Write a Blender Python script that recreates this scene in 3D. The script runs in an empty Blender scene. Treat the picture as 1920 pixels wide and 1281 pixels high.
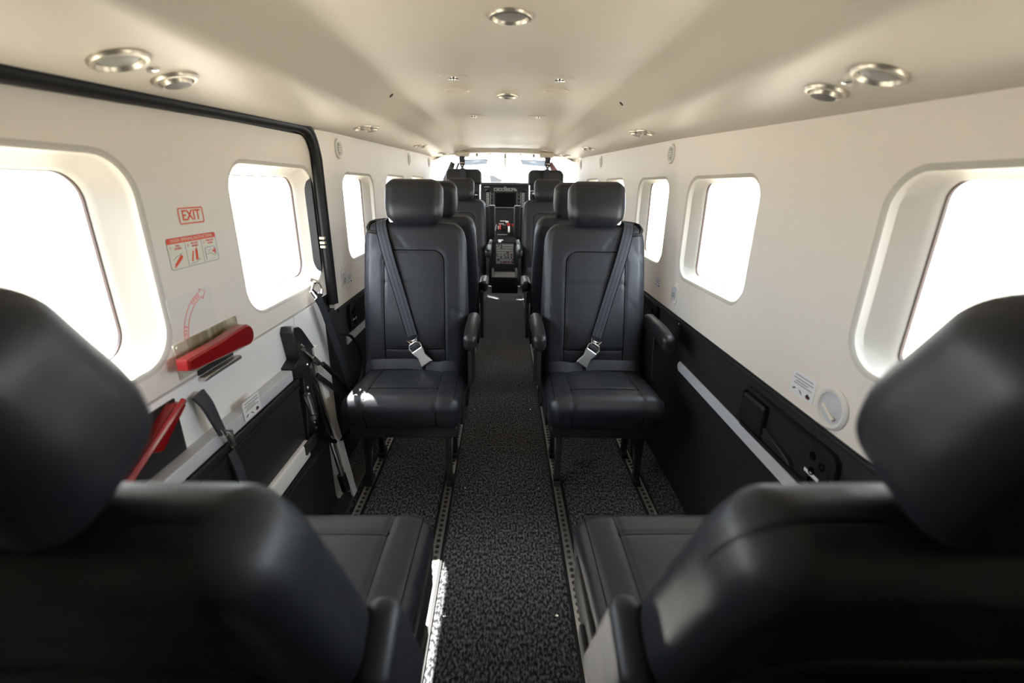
import bpy, bmesh, math, random
from math import sin, cos, pi, radians, sqrt, atan2, exp
from mathutils import Vector, Matrix
from mathutils.geometry import tessellate_polygon

random.seed(7)
SC = bpy.context.scene
COL = SC.collection

# ------------------------------------------------------------------ camera, sky, sun, exposure
def make_camera():
    pitch, yaw, roll = radians(18.85), radians(1.18), radians(0.8)
    fwd = Vector((sin(yaw)*cos(pitch), cos(yaw)*cos(pitch), -sin(pitch)))
    right = Vector((cos(yaw), -sin(yaw), 0.0))
    up = right.cross(fwd)
    r = right*cos(roll) + up*sin(roll)
    u = up*cos(roll) - right*sin(roll)
    cd = bpy.data.cameras.new('camera')
    cd.sensor_width = 36.0
    cd.lens = 853/1920*36
    cd.clip_start = 0.01
    cd.clip_end = 500
    cd.dof.use_dof = True
    cd.dof.focus_distance = 1.9
    cd.dof.aperture_fstop = 2.6
    cam = bpy.data.objects.new('camera', cd)
    m = Matrix.Identity(4)
    for i in range(3):
        m[i][0], m[i][1], m[i][2] = r[i], u[i], -fwd[i]
    m[0][3], m[1][3], m[2][3] = 0, 0, 1.15
    cam.matrix_world = m
    COL.objects.link(cam)
    SC.camera = cam
make_camera()

world = bpy.data.worlds.new('sky')
SC.world = world
world.use_nodes = True
bg = world.node_tree.nodes['Background']
bg.inputs['Color'].default_value = (0.80, 0.895, 1.0, 1)
bg.inputs['Strength'].default_value = 9.0

sl = bpy.data.lights.new('sun', 'SUN')
sl.energy = 42.0
sl.angle = radians(0.53)
sl.color = (1.0, 0.955, 0.89)
sun = bpy.data.objects.new('sun', sl)
sun.rotation_euler = Vector((0.50, -0.48, -1.0)).to_track_quat('-Z', 'Y').to_euler()
sun.location = (-6, 5, 9)
COL.objects.link(sun)

SC.view_settings.view_transform = 'Standard'
SC.view_settings.look = 'None'
SC.view_settings.exposure = 0.55
SC.view_settings.gamma = 1.0
SC.view_settings.use_curve_mapping = False
SC.cycles.max_bounces = 16
SC.cycles.diffuse_bounces = 10
SC.cycles.glossy_bounces = 5
SC.cycles.transparent_max_bounces = 16
SC.cycles.use_denoising = True
SC.cycles.sample_clamp_indirect = 8.0

# ------------------------------------------------------------------ materials
MATS = {}
def mat(name, col, rough=0.5, metal=0.0, bump=None, spec=0.5, emit=None, coat=0.0):
    m = bpy.data.materials.new(name)
    m.use_nodes = True
    nt = m.node_tree
    b = nt.nodes['Principled BSDF']
    b.inputs['Base Color'].default_value = (*col, 1)
    b.inputs['Roughness'].default_value = rough
    b.inputs['Metallic'].default_value = metal
    b.inputs['Specular IOR Level'].default_value = spec
    b.inputs['Coat Weight'].default_value = coat
    if emit:
        b.inputs['Emission Color'].default_value = (*emit[0], 1)
        b.inputs['Emission Strength'].default_value = emit[1]
    if bump:
        for k, (scale, strength, dist, kind) in enumerate(bump):
            tc = nt.nodes.new('ShaderNodeTexCoord')
            if kind == 'voronoi':
                n = nt.nodes.new('ShaderNodeTexVoronoi'); n.feature = 'DISTANCE_TO_EDGE'; out = n.outputs['Distance']
            else:
                n = nt.nodes.new('ShaderNodeTexNoise'); n.inputs['Detail'].default_value = 4; out = n.outputs['Fac']
            n.inputs['Scale'].default_value = scale
            nt.links.new(tc.outputs['Object'], n.inputs['Vector'])
            bn = nt.nodes.new('ShaderNodeBump')
            bn.inputs['Strength'].default_value = strength
            bn.inputs['Distance'].default_value = dist
            nt.links.new(out, bn.inputs['Height'])
            if k:
                nt.links.new(prev.outputs['Normal'], bn.inputs['Normal'])
            prev = bn
        nt.links.new(prev.outputs['Normal'], b.inputs['Normal'])
    MATS[name] = m
    return m

def vary(m, c0, c1, scale, lo=0.35, hi=0.65, detail=4, stretch=(1, 1, 1)):
    nt = m.node_tree
    b = nt.nodes['Principled BSDF']
    tc = nt.nodes.new('ShaderNodeTexCoord')
    mp = nt.nodes.new('ShaderNodeMapping'); mp.inputs['Scale'].default_value = stretch
    n = nt.nodes.new('ShaderNodeTexNoise'); n.inputs['Scale'].default_value = scale; n.inputs['Detail'].default_value = detail
    r = nt.nodes.new('ShaderNodeValToRGB')
    r.color_ramp.elements[0].position = lo; r.color_ramp.elements[0].color = (*c0, 1)
    r.color_ramp.elements[1].position = hi; r.color_ramp.elements[1].color = (*c1, 1)
    nt.links.new(tc.outputs['Object'], mp.inputs['Vector'])
    nt.links.new(mp.outputs['Vector'], n.inputs['Vector'])
    nt.links.new(n.outputs['Fac'], r.inputs['Fac'])
    nt.links.new(r.outputs['Color'], b.inputs['Base Color'])
    return m

LEATHER = mat('black_leather', (0.0135, 0.0155, 0.0205), 0.46, bump=[(420, 0.08, 0.002, 'voronoi'), (9, 0.20, 0.02, 'noise')], spec=0.5)
SHELL = mat('black_plastic_shell', (0.008, 0.008, 0.009), 0.5, bump=[(900, 0.08, 0.001, 'noise')])
COCK = mat('cockpit_black', (0.007, 0.007, 0.008), 0.6, bump=[(700, 0.05, 0.001, 'noise')], spec=0.2)
REVEAL = mat('window_reveal', (0.58, 0.545, 0.48), 0.5)
SHADED_CONE = mat('speaker_cone_shaded', (0.36, 0.34, 0.29), 0.6)  # darkened colour stands in for the shading inside the shallow speaker rim
BLACK = mat('black_plastic', (0.012, 0.012, 0.014), 0.42, bump=[(700, 0.05, 0.001, 'noise')])
PANEL = mat('charcoal_panel', (0.014, 0.015, 0.017), 0.48, bump=[(600, 0.08, 0.001, 'noise')])
RUBBER = mat('black_rubber', (0.009, 0.009, 0.010), 0.5, spec=0.25)
WEB = mat('belt_webbing', (0.030, 0.033, 0.041), 0.6, bump=[(900, 0.25, 0.001, 'noise')])
LINER = mat('cream_liner', (0.845, 0.785, 0.70), 0.55, bump=[(500, 0.03, 0.001, 'noise')])
CEIL = mat('beige_headliner', (0.655, 0.60, 0.50), 0.42, bump=[(400, 0.03, 0.001, 'noise')])
WHITE = mat('white_moulding', (0.80, 0.77, 0.72), 0.45)
DOORW = mat('white_door_panel', (0.87, 0.86, 0.85), 0.45, bump=[(500, 0.03, 0.001, 'noise')])
GREYT = mat('light_grey_trim', (0.56, 0.57, 0.60), 0.45)
ALU = mat('aluminium', (0.62, 0.61, 0.58), 0.38, 1.0, bump=[(220, 0.15, 0.001, 'noise')])
CHROME = mat('chrome', (0.82, 0.81, 0.79), 0.16, 1.0)
STEEL = mat('brushed_steel', (0.72, 0.71, 0.69), 0.30, 1.0)
DARKM = mat('dark_metal', (0.07, 0.065, 0.06), 0.4, 0.6)
RED = mat('red_paint', (0.24, 0.002, 0.004), 0.28, coat=0.3)
SEAM = mat('seam_thread', (0.003, 0.003, 0.003), 0.9, spec=0.05)
POST = mat('grey_post', (0.42, 0.43, 0.43), 0.5)
REDP = mat('red_print', (0.80, 0.10, 0.045), 0.6)
PINKP = mat('pink_print', (0.85, 0.25, 0.22), 0.6)
PAPER = mat('white_placard', (0.82, 0.82, 0.82), 0.5)
CREAMP = mat('cream_placard', (0.80, 0.78, 0.66), 0.5)
CLEARP = mat('pale_grey_decal', (0.80, 0.76, 0.71), 0.6, spec=0.2)
INK = mat('black_print', (0.02, 0.02, 0.02), 0.6)
GREYP = mat('grey_print', (0.35, 0.35, 0.36), 0.6)
WHITEP = mat('white_print', (0.82, 0.82, 0.82), 0.5)
ZINC = mat('yellow_zinc_plate', (0.62, 0.55, 0.36), 0.42, 0.55)
vary(ZINC, (0.36, 0.31, 0.19), (0.70, 0.66, 0.52), 26, 0.42, 0.58, stretch=(1, 1, 0.12))
SEAL = mat('window_gasket', (0.05, 0.025, 0.018), 0.5)
SCREEN = mat('dark_screen', (0.004, 0.004, 0.005), 0.12)
SWITCH = mat('grey_switch', (0.42, 0.41, 0.39), 0.45)
BROWNM = mat('dark_red_frame', (0.06, 0.018, 0.02), 0.4)
CONC = mat('concrete_apron', (0.55, 0.54, 0.52), 0.9)
vary(CONC, (0.29, 0.255, 0.205), (0.35, 0.31, 0.25), 2.0)
RCARP = mat('dark_bulkhead_carpet', (0.03, 0.03, 0.032), 0.95, bump=[(300, 0.5, 0.003, 'noise')], spec=0.2)
LENS = mat('lamp_lens', (0.26, 0.25, 0.23), 0.35)
SATIN = mat('satin_metal', (0.58, 0.54, 0.46), 0.36, 0.85)
CARPET = mat('speckled_carpet', (0.03, 0.03, 0.032), 0.95, bump=[(230, 0.9, 0.004, 'noise')], spec=0.15)
vary(CARPET, (0.016, 0.0162, 0.018), (0.20, 0.20, 0.212), 150, 0.42, 0.70, 5, (1, 0.55, 1))

def glass_mat():
    m = bpy.data.materials.new('window_glass')
    m.use_nodes = True
    nt = m.node_tree
    nt.nodes.clear()
    o = nt.nodes.new('ShaderNodeOutputMaterial')
    t = nt.nodes.new('ShaderNodeBsdfTransparent'); t.inputs['Color'].default_value = (0.97, 0.98, 0.98, 1)
    g = nt.nodes.new('ShaderNodeBsdfGlossy'); g.inputs['Roughness'].default_value = 0.02
    f = nt.nodes.new('ShaderNodeFresnel'); f.inputs['IOR'].default_value = 1.10
    mx = nt.nodes.new('ShaderNodeMixShader')
    mu = nt.nodes.new('ShaderNodeMath'); mu.operation = 'MULTIPLY'; mu.inputs[1].default_value = 0.3; nt.links.new(f.outputs[0], mu.inputs[0])
    nt.links.new(mu.outputs[0], mx.inputs[0]); nt.links.new(t.outputs[0], mx.inputs[1]); nt.links.new(g.outputs[0], mx.inputs[2])
    nt.links.new(mx.outputs[0], o.inputs[0])
    return m
GLASS = glass_mat()
def tint_mat():
    m = bpy.data.materials.new('tinted_visor')
    m.use_nodes = True
    nt = m.node_tree
    nt.nodes.clear()
    o = nt.nodes.new('ShaderNodeOutputMaterial')
    t = nt.nodes.new('ShaderNodeBsdfTransparent'); t.inputs['Color'].default_value = (0.235, 0.24, 0.242, 1)
    g = nt.nodes.new('ShaderNodeBsdfGlossy'); g.inputs['Roughness'].default_value = 0.05
    mx = nt.nodes.new('ShaderNodeMixShader'); mx.inputs[0].default_value = 0.05
    nt.links.new(t.outputs[0], mx.inputs[1]); nt.links.new(g.outputs[0], mx.inputs[2])
    nt.links.new(mx.outputs[0], o.inputs[0])
    return m
TINT = tint_mat()

# ------------------------------------------------------------------ mesh helpers
def frame(o, ex, ey, ez):
    m = Matrix.Identity(4)
    for i in range(3):
        m[i][0], m[i][1], m[i][2], m[i][3] = ex[i], ey[i], ez[i], o[i]
    return m
def LW(y, z, x=-0.69):      # frame on the left wall: local x along +Y, local y up, local z into the cabin
    return frame((x, y, z), (0, 1, 0), (0, 0, 1), (1, 0, 0))
def RW(y, z, x=0.685):      # frame on the right wall
    return frame((x, y, z), (0, -1, 0), (0, 0, 1), (-1, 0, 0))
def AFT(x, y, z):           # faces the cabin's tail: local x = +X, local y up, local z = -Y
    return frame((x, y, z), (1, 0, 0), (0, 0, 1), (0, -1, 0))

class MB:
    def __init__(s):
        s.v = []; s.f = []; s.mi = []
    def add(s, vs, fs, M=None, mi=0):
        n = len(s.v)
        s.v += [tuple(M @ Vector(p)) for p in vs] if M is not None else [tuple(p) for p in vs]
        s.f += [tuple(i+n for i in f) for f in fs]
        s.mi += [mi]*len(fs)
        return s
    def box(s, x0, x1, y0, y1, z0, z1, M=None, mi=0):
        vs = [(x, y, z) for x in (x0, x1) for y in (y0, y1) for z in (z0, z1)]
        fs = [(0, 1, 3, 2), (4, 6, 7, 5), (0, 4, 5, 1), (2, 3, 7, 6), (0, 2, 6, 4), (1, 5, 7, 3)]
        return s.add(vs, fs, M, mi)
    def bbox(s, x0, x1, y0, y1, z0, z1, b=0.003, M=None, mi=0):    # bevelled box
        return s.rbox((x1-x0)/2, (y1-y0)/2, (z1-z0)/2, min(b, (x1-x0)/2*.98, (y1-y0)/2*.98, (z1-z0)/2*.98), 9, 2,
                      None, (M or Matrix.Identity(4)) @ Matrix.Translation(((x0+x1)/2, (y0+y1)/2, (z0+z1)/2)), mi)
    def rbox(s, hx, hy, hz, r, sp=0.02, k=3, fn=None, M=None, mi=0):
        def axis(h):
            c = [-h + r*(1-math.tan(pi/4*(1-i/k))) for i in range(k+1)]
            m = max(1, int(round(2*(h-r)/sp)))
            mid = [-(h-r) + 2*(h-r)*i/m for i in range(1, m)]
            return c + mid + [-q for q in reversed(c)]
        ax = [axis(hx), axis(hy), axis(hz)]
        H = (hx, hy, hz)
        idx = {}; vs = []; fs = []
        def vid(p):
            key = (round(p[0], 6), round(p[1], 6), round(p[2], 6))
            if key not in idx:
                q = []; d = []
                for a in range(3):
                    c = max(-(H[a]-r), min(H[a]-r, p[a])); q.append(c); d.append(p[a]-c)
                L = sqrt(d[0]**2+d[1]**2+d[2]**2) or 1
                w = Vector((q[0]+d[0]/L*r, q[1]+d[1]/L*r, q[2]+d[2]/L*r))
                if fn: w = fn(w)
                idx[key] = len(vs); vs.append(tuple(w))
            return idx[key]
        for a in range(3):
            b, c = (a+1) % 3, (a+2) % 3
            for sg in (-1, 1):
                for i in range(len(ax[b])-1):
                    for j in range(len(ax[c])-1):
                        quad = []
                        for (bi, cj) in ((i, j), (i+1, j), (i+1, j+1), (i, j+1)):
                            p = [0, 0, 0]; p[a] = sg*H[a]; p[b] = ax[b][bi]; p[c] = ax[c][cj]
                            quad.append(vid(p))
                        if sg < 0: quad.reverse()
                        fs.append(tuple(quad))
        return s.add(vs, fs, M, mi)
    def tube(s, pts, r, n=10, M=None, mi=0, cap=True, closed=False):
        P = [Vector(p) for p in pts]
        R = r if isinstance(r, (list, tuple)) else [r]*len(P)
        vs = []; fs = []
        prevn = None
        for i, p in enumerate(P):
            if closed:
                t = (P[(i+1) % len(P)]-P[i-1]).normalized()
            else:
                t = (P[min(i+1, len(P)-1)]-P[max(i-1, 0)]).normalized()
            if prevn is None:
                a = Vector((0, 0, 1)) if abs(t.z) < 0.9 else Vector((1, 0, 0))
                nn = (a - t*a.dot(t)).normalized()
            else:
                nn = (prevn - t*prevn.dot(t)).normalized()
            prevn = nn
            bb = t.cross(nn)
            for k in range(n):
                q = p + (nn*cos(2*pi*k/n)+bb*sin(2*pi*k/n))*R[i]
                vs.append(tuple(q))
        m = len(P)
        for i in range(m if closed else m-1):
            for k in range(n):
                a, b = i*n+k, i*n+(k+1) % n
                c, d = ((i+1) % m)*n+(k+1) % n, ((i+1) % m)*n+k
                fs.append((a, b, c, d))
        if cap and not closed:
            fs.append(tuple(reversed(range(n)))); fs.append(tuple(range((m-1)*n, m*n)))
        return s.add(vs, fs, M, mi)
    def lathe(s, prof, n=32, M=None, mi=0):      # prof: (radius, height) about local z
        vs = []; fs = []
        for (r, h) in prof:
            for k in range(n):
                vs.append((r*cos(2*pi*k/n), r*sin(2*pi*k/n), h))
        for i in range(len(prof)-1):
            for k in range(n):
                fs.append((i*n+k, i*n+(k+1) % n, (i+1)*n+(k+1) % n, (i+1)*n+k))
        if prof[0][0] > 1e-6: fs.append(tuple(reversed(range(n))))
        if prof[-1][0] > 1e-6: fs.append(tuple(range((len(prof)-1)*n, len(prof)*n)))
        return s.add(vs, fs, M, mi)
    def ribbon(s, pts, dirs, w, t=0.0025, M=None, mi=0):
        P = [Vector(p) for p in pts]
        D = [Vector(d).normalized() for d in dirs] if isinstance(dirs, list) else [Vector(dirs).normalized()]*len(P)
        W = w if isinstance(w, (list, tuple)) else [w]*len(P)
        vs = []; fs = []
        for i, p in enumerate(P):
            tg = (P[min(i+1, len(P)-1)]-P[max(i-1, 0)]).normalized()
            d = (D[i]-tg*D[i].dot(tg)).normalized()
            n = tg.cross(d)
            h = W[i]/2
            for (a, b) in ((-h, -t/2), (-h*.3, -t*.75), (h*.3, -t*.75), (h, -t/2), (h, t/2), (h*.3, t*.75), (-h*.3, t*.75), (-h, t/2)):
                vs.append(tuple(p+d*a+n*b))
        for i in range(len(P)-1):
            for k in range(8):
                fs.append((i*8+k, i*8+(k+1) % 8, (i+1)*8+(k+1) % 8, (i+1)*8+k))
        fs.append(tuple(reversed(range(8)))); fs.append(tuple(range((len(P)-1)*8, len(P)*8)))
        return s.add(vs, fs, M, mi)
    def prism(s, pts, z0, z1, M=None, mi=0, b=0.0):      # extruded polygon (ccw) in local xy
        n = len(pts)
        if b > 0:
            c = inset(pts, b)
            rings = [(pts, z0), (pts, z1-b), (c, z1)]
        else:
            rings = [(pts, z0), (pts, z1)]
        vs = [(p[0], p[1], z) for (q, z) in rings for p in q]
        fs = []
        for r in range(len(rings)-1):
            for k in range(n):
                fs.append((r*n+k, r*n+(k+1) % n, (r+1)*n+(k+1) % n, (r+1)*n+k))
        tri = tessellate_polygon([[Vector((p[0], p[1], 0)) for p in rings[-1][0]]])
        o = (len(rings)-1)*n
        for t in tri:
            a, bb, c = [Vector((*rings[-1][0][i], 0)) for i in t]
            ccw = (bb-a).cross(c-a).z > 0
            t = t if ccw else tuple(reversed(t))
            fs.append(tuple(i+o for i in t)); fs.append(tuple(reversed(t)))
        return s.add(vs, fs, M, mi)
    def build(s, name, m, parent=None, ang=35, mirror=False):
        me = bpy.data.meshes.new(name)
        v, f = s.v, s.f
        if mirror:
            v = [(-p[0], p[1], p[2]) for p in v]; f = [tuple(reversed(q)) for q in f]
        me.from_pydata(v, [], f)
        me.update()
        ms = m if isinstance(m, (list, tuple)) else [m]
        for q in ms: me.materials.append(q)
        if len(ms) > 1: me.polygons.foreach_set('material_index', s.mi)
        me.polygons.foreach_set('use_smooth', [True]*len(me.polygons))
        me.set_sharp_from_angle(angle=radians(ang))
        o = bpy.data.objects.new(name, me)
        COL.objects.link(o)
        if parent: o.parent = parent
        return o

def inset(pts, d):
    n = len(pts); out = []
    for i in range(n):
        a, p, b = Vector(pts[i-1]), Vector(pts[i]), Vector(pts[(i+1) % n])
        e1 = (p-a).normalized(); e2 = (b-p).normalized()
        n1 = Vector((-e1.y, e1.x)); n2 = Vector((-e2.y, e2.x))
        mm = (n1+n2)
        L = max(0.3, mm.length_squared/2)
        out.append(tuple(p + mm*(d/L)))
    return out
def rrect(hx, hy, r, n=6, cx=0, cy=0):
    r = max(1e-4, min(r, hx*.999, hy*.999))
    out = []
    for (sx, sy, a0) in ((1, -1, -90), (1, 1, 0), (-1, 1, 90), (-1, -1, 180)):
        for k in range(n+1):
            a = radians(a0+90*k/n)
            out.append((cx+sx*(hx-r)+r*cos(a), cy+sy*(hy-r)+r*sin(a)))
    return out
def ngon(r, n=20, cx=0, cy=0):
    return [(cx+r*cos(2*pi*k/n), cy+r*sin(2*pi*k/n)) for k in range(n)]

def tag(o, label=None, cat=None, group=None, kind=None):
    if label: o['label'] = label
    if cat: o['category'] = cat
    if group: o['group'] = group
    if kind: o['kind'] = kind
    return o
def thing(name, label, cat, loc=(0, 0, 0), rz=0.0, group=None, kind=None):
    o = bpy.data.objects.new(name, None)
    o.empty_display_size = 0.05
    o.location = loc
    o.rotation_euler = (0, 0, rz)
    COL.objects.link(o)
    return tag(o, label, cat, group, kind)
def copy_tree(o, parent=None):
    c = o.copy(); COL.objects.link(c)
    if parent: c.parent = parent
    for ch in [q for q in o.children]:
        copy_tree(ch, c)
    return c
def text_mesh(body, size, M, m, name, parent, depth=0.0004, align='CENTER', bold=0.0):
    cu = bpy.data.curves.new('lettering', 'FONT')
    cu.body = body; cu.size = size; cu.align_x = align; cu.align_y = 'CENTER'
    cu.extrude = depth; cu.offset = bold; cu.resolution_u = 3
    t = bpy.data.objects.new('lettering', cu)
    COL.objects.link(t)
    dg = bpy.context.evaluated_depsgraph_get()
    me = bpy.data.meshes.new_from_object(t.evaluated_get(dg))
    bpy.data.objects.remove(t)
    bpy.data.curves.remove(cu)
    me.transform(M)
    me.materials.clear(); me.materials.append(m)
    o = bpy.data.objects.new(name, me)
    COL.objects.link(o)
    if parent: o.parent = parent
    return o

# ------------------------------------------------------------------ the setting
g = MB(); g.box(-90, 90, -90, 90, -1.25, -1.2); tag(g.build('ground', CONC), 'pale concrete apron outside the aircraft', None, None, 'structure')

XR, XL, XD = 0.685, -0.672, -0.69       # right liner, forward left liner, door panel

def lerp_tab(t, x):
    if x <= t[0][0]: return t[0][1]
    for (a, b), (c, d) in zip(t, t[1:]):
        if x <= c: return b+(d-b)*(x-a)/(c-a)
    return t[-1][1]
WTOP = [(-1.0, 1.25), (0.0, 1.262), (0.68, 1.284), (1.96, 1.335), (4.1, 1.39), (4.6, 1.395)]
PROF = [(0.72, -0.02), (0.685, 0.0), (0.64, 0.014), (0.58, 0.030), (0.52, 0.047), (0.485, 0.058), (0.465, 0.067),
        (0.448, 0.082), (0.420, 0.118), (0.395, 0.144), (0.370, 0.159), (0.34, 0.166), (0.28, 0.170), (0.20, 0.174), (0.10, 0.177), (0.0, 0.178)]
def ceil_z(x, y):
    x = abs(x)
    w = lerp_tab(WTOP, y)
    pr = sorted(PROF)
    dz = lerp_tab(pr, x)
    base = w + dz
    edge = w + lerp_tab(pr, 0.0)
    crown = lerp_tab([(-1, 1.44), (0.6, 1.475), (2.3, 1.482), (3.0, 1.480), (3.7, 1.472), (3.95, 1.462), (4.6, 1.462)], y)
    t = dz/0.178
    t = max(0, min(1, t))
    return w + (crown-w)*t if dz > 0 else base
def ceil_normal(x, y):
    e = 0.004
    dx = (ceil_z(x+e, y)-ceil_z(x-e, y))/(2*e); dy = (ceil_z(x, y+e)-ceil_z(x, y-e))/(2*e)
    return Vector((dx, dy, -1)).normalized()
def on_ceiling(x, y):
    n = ceil_normal(x, y)
    ex = Vector((1, 0, 0)); ex = (ex-n*ex.dot(n)).normalized()
    return frame((x, y, ceil_z(x, y)), ex, n.cross(ex), n)

xs = sorted(set([q for a, _ in PROF for q in (a, -a)] + [i*0.02 for i in range(-34, 35)]))
ys = [-1.0+0.1*i for i in range(55)]
cm = MB()
vs = [(x, y, ceil_z(x, y)) for y in ys for x in xs]
W_ = len(xs)
cm.add(vs, [(j*W_+i, (j+1)*W_+i, (j+1)*W_+i+1, j*W_+i+1) for j in range(len(ys)-1) for i in range(W_-1)])
cm.add([(x, y, ceil_z(x, y)+0.02) for y in ys for x in xs], [(j*W_+i, j*W_+i+1, (j+1)*W_+i+1, (j+1)*W_+i) for j in range(len(ys)-1) for i in range(W_-1)])
ceiling = tag(cm.build('ceiling', CEIL, ang=50), 'beige moulded cabin ceiling with raised centre', None, None, 'structure')

# walls with rounded window openings -----------------------------------------------------------
LIP = 0.014
def wall_mesh(mb, M, outline, holes, thick=0.02):
    polys = [[Vector((*p, 0)) for p in outline]]
    for (cx, cy, hx, hy, r) in holes:
        polys.append([Vector((*p, 0)) for p in reversed(rrect(hx+LIP, hy+LIP, r+LIP, 8, cx, cy))])
    flat = [p for q in polys for p in q]
    tri = tessellate_polygon(polys)
    fs = []
    for t in tri:
        a, b, c = [flat[i] for i in t]
        fs.append(t if (b-a).cross(c-a).z > 0 else tuple(reversed(t)))
    mb.add([tuple(p) for p in flat], fs, M)
    n = len(outline)
    mb.add([(p[0], p[1], 0) for p in outline]+[(p[0], p[1], -thick) for p in outline],
           [(k, n+k, n+(k+1) % n, (k+1) % n) for k in range(n)], M)
    return mb

def window(n, M, cx, cy, hx, hy, r, depth, inx, inz, label):
    w = thing('window_%d' % n, label, None, (M @ Vector((cx, cy, 0))), 0, None, 'structure')
    def B(mb, name, m, ang=40):
        o = mb.build(name, m, None, ang)
        o.parent = w
        o.matrix_parent_inverse = Matrix.Translation(w.location).inverted()
        return o
    N = 8
    def ring(off, d):
        oz = off if off > 0 else off*inz/inx
        return [(p[0], p[1], d) for p in rrect(hx+off, hy+oz, max(0.03, r+off*.6), N, cx, cy)]
    steps = [(LIP, 0.0), (LIP*.55, -0.0012), (LIP*.2, -0.0045), (0.001, -0.011), (-0.002, -0.018), (-inx*.75, -depth*.80), (-inx*.95, -depth*.93), (-inx, -depth)]
    rings = [ring(a, b) for a, b in steps]
    nn = len(rings[0])
    mb = MB()
    mb.add([p for q in rings for p in q], [(i*nn+k, i*nn+(k+1) % nn, (i+1)*nn+(k+1) % nn, (i+1)*nn+k) for i in range(len(rings)-1) for k in range(nn)], M)
    # outer skin of the reveal so that it has thickness
    rs = [ring(LIP+.012, -0.001), ring(0.014, -0.02), ring(-inx*.95+.014, -depth), ring(-inx, -depth-.004)]
    mb.add([p for q in rs for p in q], [(i*nn+(k+1) % nn, i*nn+k, (i+1)*nn+k, (i+1)*nn+(k+1) % nn) for i in range(len(rs)-1) for k in range(nn)], M)
    B(mb, 'reveal', REVEAL)
    gb = MB()
    rs = [ring(-inx+.001, -depth+.0003), ring(-inx-.0005, -depth+.0015), ring(-inx-.002, -depth+.0005), ring(-inx-.0025, -depth-.005)]
    gb.add([p for q in rs for p in q], [(i*nn+k, i*nn+(k+1) % nn, (i+1)*nn+(k+1) % nn, (i+1)*nn+k) for i in range(len(rs)-1) for k in range(nn)], M)
    B(gb, 'gasket', SEAL)
    pb = MB()
    o = ring(-inx-.001, -depth-.004)
    pb.add(o + [(cx, cy, -depth-.004)], [(k, (k+1) % nn, nn) for k in range(nn)], M)
    B(pb, 'pane', GLASS)
    return w

MR = frame((XR, 0, 0), (0, -1, 0), (0, 0, 1), (-1, 0, 0))      # local x = -Y
ML = frame((XL, 0, 0), (0, 1, 0), (0, 0, 1), (1, 0, 0))
MD = frame((XD, 0, 0), (0, 1, 0), (0, 0, 1), (1, 0, 0))
RIGHT_W = [(0.56, 1.005, 0.275), (1.525, 1.005, 0.248), (2.215, 1.010, 0.222), (3.00, 1.018, 0.250), (3.77, 1.026, 0.27)]
LEFT_W = [(2.250, 1.010, 0.228), (3.02, 1.018, 0.255), (3.78, 1.026, 0.27)]
DOOR_W = [(0.655, 0.995, 0.250), (1.485, 1.000, 0.262)]
HZ = 0.175

wr = MB()
ol = [(0.95, 0.672), (0.95, lerp_tab(WTOP, -0.95)+.01)]
top = [-0.95, 0, 0.68, 1.3, 1.96, 3, 4.1, 4.55]
outline = [(-4.55, 0.69), (0.95, 0.664)] + [(-y, lerp_tab(WTOP, y)+.012) for y in top]
wall_mesh(wr, MR, outline, [(-y, z, h, HZ, 0.065) for y, z, h in RIGHT_W])
wall_right = tag(wr.build('wall_right', LINER, ang=30), 'cream right-hand cabin wall liner with five windows', None, None, 'structure')
wl = MB()
outline = [(1.772, 0.672), (4.55, 0.69)] + [(y, lerp_tab(WTOP, y)+.012) for y in (4.55, 4.1, 3, 1.96, 1.83, 1.772)]
wall_mesh(wl, ML, outline, [(y, z, h, HZ, 0.065) for y, z, h in LEFT_W])
wall_left = tag(wl.build('wall_left', LINER, ang=30), 'cream left-hand wall liner forward of the door with three windows', None, None, 'structure')

ordn = ['nearest', 'second', 'third', 'fourth', 'fifth']
for i, (y, z, h) in enumerate(RIGHT_W):
    window(i+1, MR, -y, z, h, HZ, 0.065, 0.045, 0.060, 0.012, '%s window of the right-hand wall, counted from the tail, bright white outside' % ordn[i])
for i, (y, z, h) in enumerate(LEFT_W):
    window(i+6, ML, y, z, h, HZ, 0.065, 0.045, 0.060, 0.012, '%s window ahead of the door on the left-hand wall' % ordn[i].replace('nearest', 'first'))

# upper cabin door --------------------------------------------------------------------------------
door = thing('door_1', 'cream upper cabin door with two windows, EXIT sign and red lever', None, (XD, 0.9, 0.74), 0, None, 'structure')
def BD(mb, name, m, ang=35, par=None, label=None):
    p = par or door
    o = mb.build(name, m, None, ang)
    o.parent = p
    o.matrix_parent_inverse = p.matrix_world.inverted() if p.type == 'MESH' else Matrix.Translation(p.location).inverted()
    if label: o['label'] = label
    return o
ud = MB()
outl = [(-0.95, 0.741), (1.762, 0.741)]
for k in range(7):
    a = radians(90*k/6)
    outl.append((1.762-.075+.075*cos(a), 1.305-.075+.075*sin(a)))
outl += [(y, lerp_tab(WTOP, y)-.012) for y in (1.3, 0.68, 0, -0.95)]
wall_mesh(ud, MD, outl, [(y, z, h, 0.195, 0.075) for i, (y, z, h) in enumerate(DOOR_W)], 0.03)
BD(ud, 'door_panel', LINER, 30)
for i, (y, z, h) in enumerate(DOOR_W):
    window(9+i, MD, y, z, h, 0.195, 0.075, 0.060, 0.042, 0.026, ['large window at the rear of the door beside the near seat', 'large window in the door between the EXIT sign and the black seal'][i])
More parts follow.
